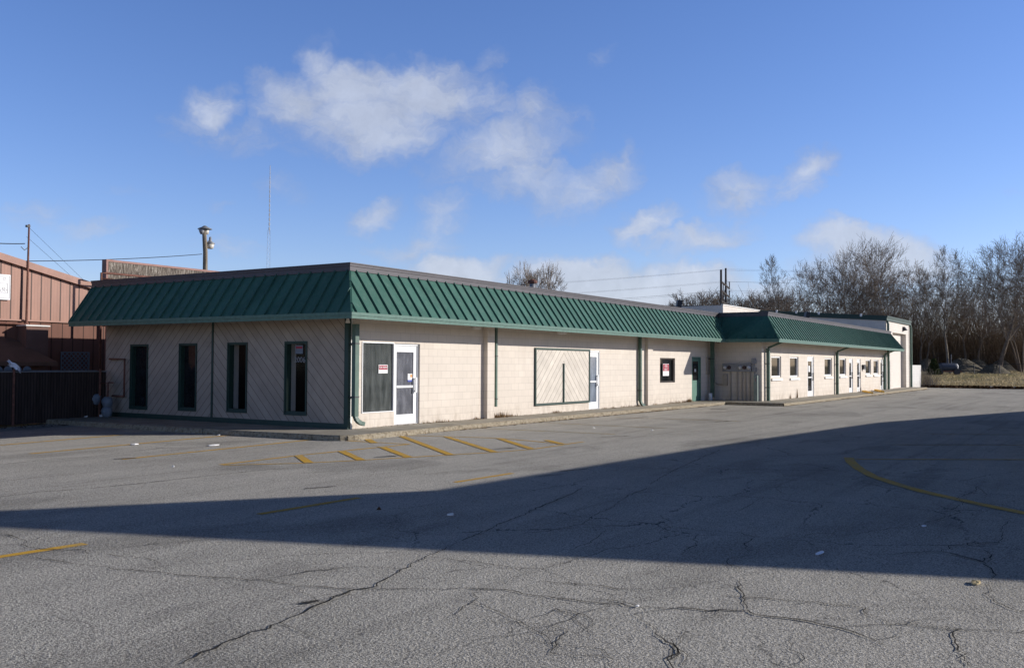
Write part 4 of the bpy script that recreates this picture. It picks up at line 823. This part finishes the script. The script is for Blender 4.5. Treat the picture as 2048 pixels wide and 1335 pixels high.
# ------------------------------------------------------------------ gas meters
gmt=thing('gas_meter_set','three grey gas meters on rusty pipes at the shaded rear corner','gas meters',(-.35,9.3,0))
s=MB(); s.tube([(-.05,9.5,1.72),(-.1,9.5,1.72),(-.1,8.76,1.72),(-.1,8.76,.6)],.028,8); s.tube([(-.12,8.76,.62),(-.12,9.3,.62)],.028,8); s.tube([(-.3,9.25,.0),(-.3,9.25,1.0),(-.3,9.6,1.0)],.025,8); s.tube([(-.3,9.0,1.02),(-.3,9.25,1.02)],.02,8); s.build('piping','rust_pipe',gmt,True)
for (px,py) in ((215,803),(192,797),(214,822)):
    c=hit(px,py,0,-.4); s=MB(); s.lathe((-.4,c.y,c.z),[(.05,-.19),(.12,-.15),(.15,-.05),(.15,.08),(.1,.14),(.05,.15)],14); s.lathe((-.5,c.y,c.z),[(.07,-.06),(.08,-.02),(.08,.05)],12,0); s.build('meter','gas_grey',gmt,True)
for (px,py,lab,mt_) in ((206,833,'small white bottle lying by the gas meters','paper'),(170,834,'crumpled white wrapper on the kerb left of the gas meters','paper'),(186,833,'crumpled tan food wrapper beside the gas meters','blade'),(78,846,'white wrapper lying at the foot of the dark fence','paper')):
    scrap(px,py,.12,.09,mt_,lab,.07,'litter','wrapper',-.004 if px>150 else GZ)
# ------------------------------------------------------------------ radio mast
mc=at(535,733,260); mz=1.62+(733-348)/F*260*1.0
rm=thing('radio_mast','tall thin distant lattice radio mast above the roof','mast',(mc.x,mc.y,0)); s=MB(); s2=MB(); zt=mz*.68
def legs(z): 
    w=.65*(1-z/mz)+.22; return [Vector((mc.x+w*math.cos(t),mc.y+w*math.sin(t),z)) for t in (0.3,2.4,4.5)]
zz=0; k=0
while zz<zt:
    a=legs(zz); b=legs(min(zt,zz+1.4))
    for i in range(3): s.tube([a[i],b[i]],.035,4,False); s.tube([a[i],b[(i+1)%3]],.02,3,False)
    zz+=1.4
s.build('lattice_tower','mast',rm,recalc=False)
s=MB(); n=14
for i in range(n): z0=zt+(mz-zt)*i/n; s.tube([(mc.x,mc.y,z0),(mc.x,mc.y,z0+(mz-zt)/n*.62)],[.2-.008*i]*2,6)
s.tube([(mc.x,mc.y,zt-1),(mc.x,mc.y,mz)],.07,6); s.build('antenna','mast',rm,recalc=False)
# ------------------------------------------------------------------ H frame poles + lines
hf=thing('power_pole_pair','dark twin power poles with upturned cross arms behind the roof','power poles',tuple(at(1447,733,100))[:2]+(0,))
pa=at(1442.5,733,97); pb=at(1452,733,102); ztop=lambda y,d:1.62+(731-y)/F*d
s=MB(); s.tube([(pa.x,pa.y,-.1),(pa.x,pa.y,ztop(544,97))],[.15,.11],10); s.build('pole','dark_pole',hf); s=MB(); s.tube([(pb.x,pb.y,-.1),(pb.x,pb.y,ztop(541,102))],[.15,.10],10); s.build('pole','dark_pole',hf)
dr=Vector((pb.x-pa.x,pb.y-pa.y,0)).normalized(); arms=[]
for y_ in (565,583,603):
    z_=ztop(y_+2,97); A_=Vector((pa.x,pa.y,z_)); B_=A_+dr*9.2; s=MB(); s.tube([A_-dr*.3,B_],.1,6); s.tube([B_,B_+Vector((0,0,.75))],.06,6); s.tube([A_+dr*2.2,A_+dr*2.2-Vector((0,0,.9))],.05,6); s.build('cross_arm','dark_pole',hf); arms+= [B_+Vector((0,0,.75)),A_+dr*2.2-Vector((0,0,.9)),A_]
arms+=[Vector((pa.x,pa.y,ztop(545,97))),Vector((pb.x,pb.y,ztop(543,102)))]
perp=Vector((-dr.y,dr.x,0)); 
perp=Vector((at(2048,600,100)-at(1000,600,100)).xy.to_3d()).normalized()
for i,a in enumerate(arms):
    wire('power_line',a,a-perp*75+Vector((0,0,-1.6)),1.0,.006,'dark overhead power line strung left from the twin poles','power line','power lines left of the twin poles',20)
    wire('power_line',a,a+perp*90+Vector((0,0,.0)),1.0,.006,'dark overhead power line running right from the twin poles into the trees','power line','power lines right of the twin poles',20)
# ------------------------------------------------------------------ mounds, far fences, machine, bush
def mound(px0,px1,ytop,dist,label,seed):
    a=at(px0,733,dist);b=at(px1,733,dist); c=(a+b)/2; w=(b-a).length/2; base=terr(c.x,c.y)-.2; H=1.62+(732-ytop)/F*dist-base; m_=MB(); n=60; rr=26; rnd=random.Random(seed); dirr=(b-a).normalized(); oth=Vector((-dirr.y,dirr.x,0)); vs=[]
    for i in range(rr+1):
        t=i/rr
        for k in range(n):
            th=2*PI*k/n; h=H*(math.cos(t*PI)*.5+.5)**.85*(1+.10*math.sin(2*th+seed*2)*t)+rnd.uniform(-.07,.07)*(1-t); p=c+dirr*(w*t*math.cos(th)*(1+.08*math.sin(3*th+seed)))+oth*(4.5*t*math.sin(th)); vs.append((p.x,p.y,base+max(0,h)))
    m_.add(vs,[(i*n+k,i*n+(k+1)%n,(i+1)*n+(k+1)%n,(i+1)*n+k) for i in range(rr) for k in range(n)]); tag(m_.build('gravel_mound','gravel',recalc=False,smooth=False),label,'mound','gravel mounds beyond the field')
mound(1820,1885,718,145,'low gravel mound just right of the garage',1); mound(1862,1985,717,141,'long gravel mound with a right tail behind the dark machine',2); mound(1915,1995,718,150,'gravel mound in the middle behind the fence posts',3); mound(1965,2042,720,150,'rearmost gravel mound near the right edge',4); mound(1945,2035,727,137,'lower gravel mound in front near the right edge',5)
def cfence(pts,ytop,dist,label,mt_,ybot=742):
    t=thing('chain_link_fence',label,'fence',tuple(at(pts[0],733,dist))); prev=None; s=MB()
    zt=1.62+(732-ytop)/F*dist
    for x in pts:
        p=at(x,733,dist); s2=MB(); s2.tube([(p.x,p.y,terr(p.x,p.y)-.3),(p.x,p.y,zt)],.06,6); s2.build('post',mt_,t)
        if prev: s.tube([(prev.x,prev.y,zt),(p.x,p.y,zt)],.03,5)
        prev=p
    s.build('top_rail',mt_,t)
cfence([1840,1877,1916,1957,1996,2036,2075],708,156,'tall far fence with pale posts behind the gravel mounds','grey_metal'); cfence([1900,1948,1999,2050],727,131,'dark low wire fence in front of the gravel mounds','black')
mcn=at(1896,733,128); mz0=terr(mcn.x,mcn.y); mach=thing('machine','dark blue machine with upright pipes and a white end before the mounds','machine',(mcn.x,mcn.y,mz0)); rd=Vector((RT.x,RT.y,0)).normalized(); bk=Vector((-rd.y,rd.x,0))
def ml(u,v,z): return Vector((mcn.x,mcn.y,0))+rd*u+bk*v+Vector((0,0,z))
zc=1.62; s=MB(); s.tube([ml(-1.1,0,zc),ml(-.9,0,zc),ml(.8,0,zc-.02),ml(1.0,0,zc-.02)],[.3,.45,.45,.35],14); s.obox(ml(-1.5,0,zc-.1),rd*.6,bk*.4,Vector((0,0,.42))); s.build('body','tank',mach); s=MB(); s.tube([ml(1.0,0,zc-.05),ml(1.12,0,zc-.05)],[.44,.38],14); s.build('end_cap','paper',mach)
s=MB(); s.tube([ml(.4,0,zc+.4),ml(.4,0,zc+1.5)],.06,6); s.tube([ml(.0,0,zc+.4),ml(.0,0,zc+1.0)],.08,6); s.tube([ml(-2,0,zc+.2),ml(-2,0,zc+.6)],.05,6); s.build('pipe','tank',mach); s=MB(); s.obox(ml(-.1,0,zc-.58),rd*1.6,bk*.35,Vector((0,0,.08))); s.build('frame','rust_pipe',mach)
for u in (-1.2,.9): s=MB(); s.tube([ml(u,-.5,mz0+.38),ml(u,-.25,mz0+.38)],.4,14); s.build('wheel','black',mach)
bc=at(1868,742,126); s=MB(); bz=terr(bc.x,bc.y)
for _ in range(1500):
    t=R.random(); r=.95*(1-t*.75)*R.uniform(.3,1); a=R.uniform(0,6.28); c=Vector((bc.x+r*math.cos(a),bc.y+r*math.sin(a),bz+.1+t*1.9)); u=Vector((R.gauss(0,1),R.gauss(0,1),R.gauss(0,1))).normalized()*.11; v=u.orthogonal().normalized()*.05; s.quad(c-u,c-v,c+u,c+v)
tag(s.build('evergreen_bush','evergreen',recalc=False),'small dark green bush left of the blue machine','bush')
# ------------------------------------------------------------------ trees
def grow(seed,H,ang,levels,trunks,lean,trunk_h,ratio=.76,up=.12,nlimb=3,side=1.0):
    rnd=random.Random(seed); tr=[]; cr_=[]
    def rot(d,a,az_):
        x=d.orthogonal().normalized(); y=d.cross(x); return (d*math.cos(a)+(x*math.cos(az_)+y*math.sin(az_))*math.sin(a)).normalized()
    def branch(p,d,L,r,lev):
        n=4 if lev<=1 else 3; dd=d; q=p; lst=tr if lev==0 else cr_; rr=r
        for i in range(n):
            dd=(dd+Vector((rnd.gauss(0,.085),rnd.gauss(0,.085),rnd.gauss(0,.05)+up*.25))).normalized(); nq=q+dd*(L/n); r1=rr*.9; lst.append((q,nq,rr,r1)); q=nq; rr=r1
            if lev>=1 and rnd.random()<.75*side and lev<levels:
                twig(q,rot(dd,rnd.uniform(.5,1.0),rnd.uniform(0,6.28)),L*rnd.uniform(.35,.7),rr*.4,lev+2)
            elif lev>=levels: 
                for _ in range(2): twig(q,rot(dd,rnd.uniform(.4,.9),rnd.uniform(0,6.28)),L*rnd.uniform(.35,.7),rr*.5,levels+2)
        if lev<levels:
            k=nlimb if lev==0 else (2 if rnd.random()<.8 else 3); a0=rnd.uniform(0,6.28)
            for j in range(k):
                a=ang*rnd.uniform(.55,1.25)*(1.15 if lev==0 else .85); nd=rot(dd,a,a0+j*6.28/k+rnd.uniform(-.4,.4)); nd.z+=up; nd.normalize(); branch(q,nd,L*ratio*rnd.uniform(.8,1.15)*(1 if lev else 1.0),rr*(.78 if j==0 else .62),lev+1)
    def twig(p,d,L,r,lev):
        q=p; dd=d
        for i in range(3):
            dd=(dd+Vector((rnd.gauss(0,.12),rnd.gauss(0,.12),rnd.gauss(0,.08)+up*.4))).normalized(); nq=q+dd*(L/3); cr_.append((q,nq,max(r*(1-.2*i),.012),max(.01,r*(.8-.2*i)))); q=nq
            if lev<levels+2 and L>.5: twig(q,rot(dd,rnd.uniform(.4,.9),rnd.uniform(0,6.28)),L*.62,r*.6,lev+1)
    for t in range(trunks):
        a=rnd.uniform(0,6.28) if t==0 else a+6.28/trunks; o_=(.16 if trunks>1 else .03); d=Vector((math.cos(a)*o_+lean,math.sin(a)*o_,1)).normalized()
        branch(Vector((.25*math.cos(a)*(trunks>1),.25*math.sin(a)*(trunks>1),-.3)),d,H*trunk_h,(.38 if seed==11 else .25)/(trunks**.35),0)
    top=max(max(s_[1].z for s_ in cr_),1); k=H/top
    f=lambda l:[(p*k,q*k,r0,r1) for p,q,r0,r1 in l]
    return f(tr),f(cr_)
def seg_mesh(mb,segs,minr=.014,M4=None):
    for p,q,r0,r1 in segs:
        if M4 is not None: p=M4@p;q=M4@q
        d=q-p
        if d.length<1e-5: continue
        d.normalize(); a=d.orthogonal().normalized(); b=d.cross(a); n=6 if r0>.12 else (4 if r0>.05 else 3); r0=max(r0,minr); r1=max(r1,minr*.8)
        vs=[p+(a*math.cos(2*PI*i/n)+b*math.sin(2*PI*i/n))*r0 for i in range(n)]+[q+(a*math.cos(2*PI*i/n)+b*math.sin(2*PI*i/n))*r1 for i in range(n)]
        mb.add(vs,[(i,(i+1)%n,n+(i+1)%n,n+i) for i in range(n)])
kinds={}
for nm,args in {'vase':(3,20,.36,5,3,0,.24,.80,.10),'oak':(11,20,.62,6,1,0,.24,.80,.05,4),'slim':(5,18,.30,4,1,.08,.42,.70,.10,2,.8),'round':(8,11,.42,6,3,0,.14,.82,.04,3,1.3),'forest':(21,18,.40,5,1,0,.40,.70,.12,3,.9),'fork':(33,18,.40,5,1,.05,.30,.78,.10,2),'wide':(41,18,.52,5,2,0,.22,.80,.06,3)}.items():
    tr,cr_=grow(*args); kinds[nm]=(tr,cr_,args[1])

meshes={}
def tree(px,ytop,dist,kind,label,width=1.0,rot=0,pale=False,cat='tree',ybase=None,group='bare trees along the field edge'):
    c=at(px,733,dist); z0=terr(c.x,c.y) if dist>60 else 0; hz=723.6+px*.00497; H=1.62+(hz-ytop)/F*dist-z0; tr,cr_,H0=kinds[kind]
    key=(kind,pale)
    if key not in meshes:
        a=MB(); seg_mesh(a,tr); b=MB(); seg_mesh(b,cr_,.016); me=[]
        for mb_,nm,mt_ in ((a,'trunk','bark_pale' if pale else 'bark'),(b,'crown','bark_pale' if pale else 'twig')):
            me_=bpy.data.meshes.new(nm); me_.from_pydata(mb_.v,[],mb_.f); me_.materials.append(M[mt_]); me.append(me_)
        meshes[key]=me
    t=bpy.data.objects.new('bare_tree',None); COL.objects.link(t); k=H/H0; t.location=(c.x,c.y,z0); t.scale=(k*width,k*width,k); t.rotation_euler=(0,0,rot); tag(t,label,cat,group)
    for nm,me_ in zip(('trunk','crown'),meshes[key]):
        o=bpy.data.objects.new(nm,me_); COL.objects.link(o); o.parent=t
tree(1065,514,62,'round','round topped bare tree behind the green roof, alone on the left',.5,.5,group=None)
tree(1407,574,120,'round','small bare tree just left of the twin power poles',1.1,2,False)
tree(1380,590,125,'wide','lowest bare tree half hidden behind the roof left of the twin poles',.9,1)
tree(1487,578,125,'wide','spreading low bare tree just right of the twin poles',1.1,0)
tree(1530,582,128,'round','rounded bushy bare tree between the twin poles and the tall pointed tree',1.2,1)
tree(1566,512,140,'forest','narrow pointed bare tree left of the tallest group',.85,2)
tree(1618,545,138,'fork','thin bare tree between the pointed tree and the tallest group',1,3)
tree(1655,517,142,'fork','forked bare tree at the left flank of the tallest group',1.1,4)
tree(1690,503,146,'vase','many stemmed bare tree left of the very tallest crown',.9,.6)
tree(1728,480,140,'vase','tallest broad bare tree with several rising stems above the wing roof',1.1,1.9)
tree(1775,508,145,'fork','bare tree at the right flank of the tallest group',1.1,2.6)
tree(1815,548,150,'forest','middle height bare tree above the garage roof',1,.3)
tree(1848,530,148,'wide','bare tree with curling top just right of the garage',.9,3.3)
tree(1897,513,143,'forest','slender pale bare tree with an open top above the dark machine',.8,4.1,True)
tree(1868,560,152,'forest','dark bare tree behind the slender pale one on its left',.9,5)
tree(1930,548,150,'fork','bare tree between the slender pale tree and the big oak',1,1.3)
tree(1960,590,149,'slim','short slim bare tree just left of the big oak',1,2.2)
tree(1996,498,138,'oak','large dark oak like bare tree with thick trunk near the right edge',.95,.9)
tree(2042,493,142,'vase','tall bare tree cut by the right edge of the picture',.9,3.9)
tree(2075,520,140,'oak','rightmost bare tree mostly beyond the right edge',.9,2)
# woodland mass
wd_=MB(); lite={}
for nm in ('forest','fork','slim','wide'):
    tr,cr_,H0=kinds[nm]; rr_=random.Random(5); lite[nm]=([s for s in tr]+[s for s in cr_ if s[2]>.03 or rr_.random()<.6],H0)
for i in range(48):
    px=R.uniform(1465,2120); d=R.uniform(152,188); 
    if px<1560: d=R.uniform(135,165); yt=R.uniform(578,610)
    elif px<1640: yt=R.uniform(545,590)
    elif px<1800: yt=R.uniform(520,570)
    else: yt=R.uniform(535,620)
    segs,H0=lite[R.choice(list(lite))]; c=at(px,733,d); z0=terr(c.x,c.y); H=1.62+(723.6+px*.00497-yt)/F*d-z0; k=H/H0; w=k*R.uniform(.42,.75)
    M4=Matrix.Translation((c.x,c.y,z0))@Matrix.Rotation(R.uniform(0,6.28),4,'Z')@Matrix.Diagonal((w,w,k,1)); seg_mesh(wd_,[s for s in segs if s[2]>.03 or R.random()<.42],.016,M4)
tag(wd_.build('woodland','twig',recalc=False),'dense bare winter woodland behind the front row of trees','woodland',None,'stuff')
br=MB()
for i in range(12000):
    px=R.uniform(1440,2140); d=R.uniform(150,200); c=at(px,733,d); z0=terr(c.x,c.y); h=R.uniform(1.5,6)*(1 if R.random()<.75 else 1.9); p=Vector((c.x,c.y,z0)); dd=Vector((R.gauss(0,.25),R.gauss(0,.25),1)); q=p
    for j in range(3):
        nq=q+dd.normalized()*(h/3); seg_mesh(br,[(q,nq,.035-.008*j,.028-.008*j)],.016); 
        if j: 
            for _ in range(2): e=(dd.normalized()+Vector((R.gauss(0,.6),R.gauss(0,.6),.2))).normalized(); seg_mesh(br,[(nq,nq+e*h*.28,.018,.012)],.014)
        q=nq; dd=dd+Vector((R.gauss(0,.25),R.gauss(0,.25),0))
tag(br.build('brushwood','brush',recalc=False),'tangled brown brushwood at the foot of the woodland','brushwood',None,'stuff')
# thorny shrub by the white wall
sh=MB()
for (px,py,h,n) in ((1850,772,1.3,70),(1862,772,1.2,60),(1842,771,1.4,40)):
    c=at(px,py,86)
    for _ in range(n):
        p=Vector((c.x+R.gauss(0,.4),c.y+R.gauss(0,.3),-.15)); e=Vector((R.gauss(0,.35),R.gauss(0,.35),1)).normalized(); q=p+e*h*R.uniform(.4,1); seg_mesh(sh,[(p,q,.012,.008)],.008); e2=(e+Vector((R.gauss(0,.5),R.gauss(0,.5),.2))).normalized(); seg_mesh(sh,[(q,q+e2*h*.4,.008,.006)],.006)
tag(sh.build('dry_shrub','bark_pale',recalc=False),'thin bare shrub in front of the low white wall','shrub')
# ------------------------------------------------------------------ building across the lot whose shadow falls on the asphalt
k1=9.31; ev=[(0,-17.3),(11.4,-18.07),(20.4,-19.0),(25.7,-20.4),(32.06,-22.2),(60,-30)]
ob=thing('opposite_building','flat roofed block building across the lot with a peaked front wall','building',(20,-24,0)); s=MB()
for i in range(len(ev)-1):
    (x0,y0),(x1,y1)=ev[i],ev[i+1]; s.add([(x0,y0,-.15),(x1,y1,-.15),(x1,y1,3.87),(x0,y0,3.87)],[(0,1,2,3)])
s.add([(60,-30,-.15),(60,-50,-.15),(60,-50,3.87),(60,-30,3.87)],[(0,1,2,3)]); s.add([(0,-50,-.15),(60,-50,-.15),(60,-50,3.87),(0,-50,3.87)],[(0,1,2,3)])
s.build('wall','cmu',ob,recalc=False)
s=MB(); s.poly([(x,y,3.85) for x,y in ev]+[(60,-50,3.85),(0,-50,3.85)]); s.build('roof','membrane',ob,recalc=False)
s=MB(); pr=[(-17.3,-.15),(-17.3,3.87),(-20.33,6.82),(-26.4,4.63),(-33,2.8),(-33,-.15)]; s.poly([(-.15,y,z) for y,z in pr]); s.poly([(.15,y,z) for y,z in reversed(pr)])
for i in range(len(pr)): (y0,z0),(y1,z1)=pr[i],pr[(i+1)%len(pr)]; s.add([(-.15,y0,z0),(-.15,y1,z1),(.15,y1,z1),(.15,y0,z0)],[(0,1,2,3)])
s.build('peaked_front_wall','cmu',ob,recalc=False)
# ------------------------------------------------------------------ world
w=bpy.data.worlds.new('World'); scene.world=w; w.use_nodes=True; t=w.node_tree; t.nodes.clear(); k=N(t)
sky=k.n('ShaderNodeTexSky'); sky.sky_type='NISHITA'; sky.sun_disc=False; sky.sun_elevation=el; sky.sun_rotation=az; sky.air_density=1.0; sky.dust_density=.2; sky.ozone_density=2.5; sky.altitude=200
hs=k.n('ShaderNodeHueSaturation'); hs.inputs['Saturation'].default_value=1.12; k.l.new(sky.outputs[0],hs.inputs['Color'])
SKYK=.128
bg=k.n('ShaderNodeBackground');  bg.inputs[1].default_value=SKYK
gen=k.n('ShaderNodeTexCoord').outputs['Generated']; d=k.vmath('NORMALIZE',gen); sx=k.sep(d)
azs=k.math('ARCTAN2',sx[0],sx[1]); els=k.math('ARCSINE',sx[2]); ae=k.comb(azs,els,0)
ae=k.vmath('ADD',ae,k.vmath('SCALE',(0,0,0),(0,0,0),0)) if False else ae; warp=k.noise(ae,7,5,.65,0,'Color'); wv=k.vmath('SCALE',k.vmath('SUBTRACT',warp,(.5,.5,.5)),(0,0,0),.085); aw=k.vmath('ADD',ae,wv)
warp2=k.noise(ae,38,3,.6,0,'Color'); aw=k.vmath('ADD',aw,k.vmath('SCALE',k.vmath('SUBTRACT',warp2,(.5,.5,.5)),(0,0,0),.024))
CL=[(600,190,85,55,.2,.9),(655,125,50,45,-.6,.7),(715,170,110,55,0,.95),(840,175,140,55,.12,1),(940,190,90,35,.2,.65),(745,238,150,66,0,1.0),(620,250,60,60,0,.35),
(415,205,52,40,-.3,.85),(385,235,50,28,0,.5),(460,275,100,38,0,.42),(1060,235,45,50,.5,.6),(1000,290,140,56,-.3,.78),(1060,345,120,56,.3,.7),(1165,355,100,48,-.2,.75),(1235,325,50,16,-.9,.6),
(750,425,55,28,-.5,.7),(890,420,54,40,-.7,.6),(840,480,90,28,-.15,.62),(565,390,46,30,0,.4),(1290,452,75,32,-.2,.9),(1345,490,60,22,0,.6),(1410,478,85,30,-.3,.8),(1462,447,45,14,-.8,.5),
(1490,375,70,36,-.3,.75),(1625,343,60,36,-.4,.85),(1660,322,30,16,.3,.5),(930,530,85,34,0,1.2),(1010,545,60,22,0,.6),(1160,552,110,40,.1,1.25),(1260,588,180,46,0,1.2),(1370,575,120,36,0,1.15),(1500,585,90,30,0,.7),
(1700,493,85,34,.2,1.2),(1760,522,120,46,.2,1.1),(1850,540,70,30,.3,.6),(1640,545,70,35,0,.6),(1930,615,170,55,0,.55),(2040,600,100,50,0,.5),(180,468,60,24,-.3,.42),(80,440,60,30,-.3,.38),(470,495,60,24,0,.4),(240,385,44,22,0,.26),(430,412,45,14,0,.14),(980,118,50,22,-.5,.32),(1205,118,30,20,-.9,.3),(2045,382,25,14,0,.3),
(60,600,300,40,0,.15),(-500,350,200,70,0,.8),(-900,250,200,60,0,.7),(2700,300,260,70,0,.8),(3200,450,260,50,0,.9)]
acc=None
for (x,y,rx,ry,rot,st) in CL:
    dd=ray(x,y).normalized(); a_=math.atan2(dd.x,dd.y); e_=math.asin(dd.z)
    mp=k.n('ShaderNodeMapping'); mp.vector_type='TEXTURE'; k.l.new(aw,mp.inputs['Vector']); mp.inputs['Location'].default_value=(a_,e_,0); mp.inputs['Rotation'].default_value=(0,0,-rot); cs=1/F*1.5; mp.inputs['Scale'].default_value=(rx*cs,ry*cs,1)
    ln=k.vmath('LENGTH',mp.outputs[0]); q=k.math('MULTIPLY',k.math('SUBTRACT',1,k.math('POWER',ln,1.6),clamp=True),st); acc=q if acc is None else k.math('MAXIMUM',acc,q)
mpr=k.n('ShaderNodeMapping'); k.l.new(aw,mpr.inputs['Vector']); mpr.inputs['Rotation'].default_value=(0,0,-.6); mpr.inputs['Scale'].default_value=(1,2.6,1); fb=k.noise(mpr.outputs[0],13,9,.66,.5); fb2=k.noise(k.vmath('MULTIPLY',aw,(1,1.7,1)),5,4,.5)
den=k.math('ADD',acc,k.math('MULTIPLY',k.math('SUBTRACT',fb,.5),1.0)); den=k.math('ADD',den,k.math('MULTIPLY',k.math('SUBTRACT',fb2,.5),.25)); den=k.math('MULTIPLY',den,k.math('GREATER_THAN',acc,.0)); 
den=k.math('MULTIPLY',den,k.mapr(acc,0,.12,0,1)); al=k.n('ShaderNodeMapRange'); al.interpolation_type='SMOOTHSTEP'; k.put(al.inputs[0],den); al.inputs[1].default_value=.03; al.inputs[2].default_value=.95; al.inputs[3].default_value=0; al.inputs[4].default_value=.80
zen=k.mapr(els,.385,.62,1,.08); k.l.new(k.mix(1,k.mix(1,hs.outputs[0],(1.08,1.03,1.36),'MULTIPLY'),zen,'MULTIPLY'),bg.inputs[0])  # zen: added dimming of the unseen upper sky, lowers ambient fill in the shade
lo=k.mapr(els,.02,.2,1,0)
cc=k.mix(k.mapr(den,.1,.9,0,1),(.36,.43,.64),(.63,.69,.83)); cc=k.mix(k.math('MULTIPLY',lo,.6),cc,(.84,.88,.96)); cc=k.mix(1,cc,k.ramp(k.noise(aw,24,6,.6),[(.3,.84),(.7,1.04)]),'MULTIPLY'); 
cb=k.n('ShaderNodeBackground'); k.l.new(cc,cb.inputs[0]); cb.inputs[1].default_value=.92
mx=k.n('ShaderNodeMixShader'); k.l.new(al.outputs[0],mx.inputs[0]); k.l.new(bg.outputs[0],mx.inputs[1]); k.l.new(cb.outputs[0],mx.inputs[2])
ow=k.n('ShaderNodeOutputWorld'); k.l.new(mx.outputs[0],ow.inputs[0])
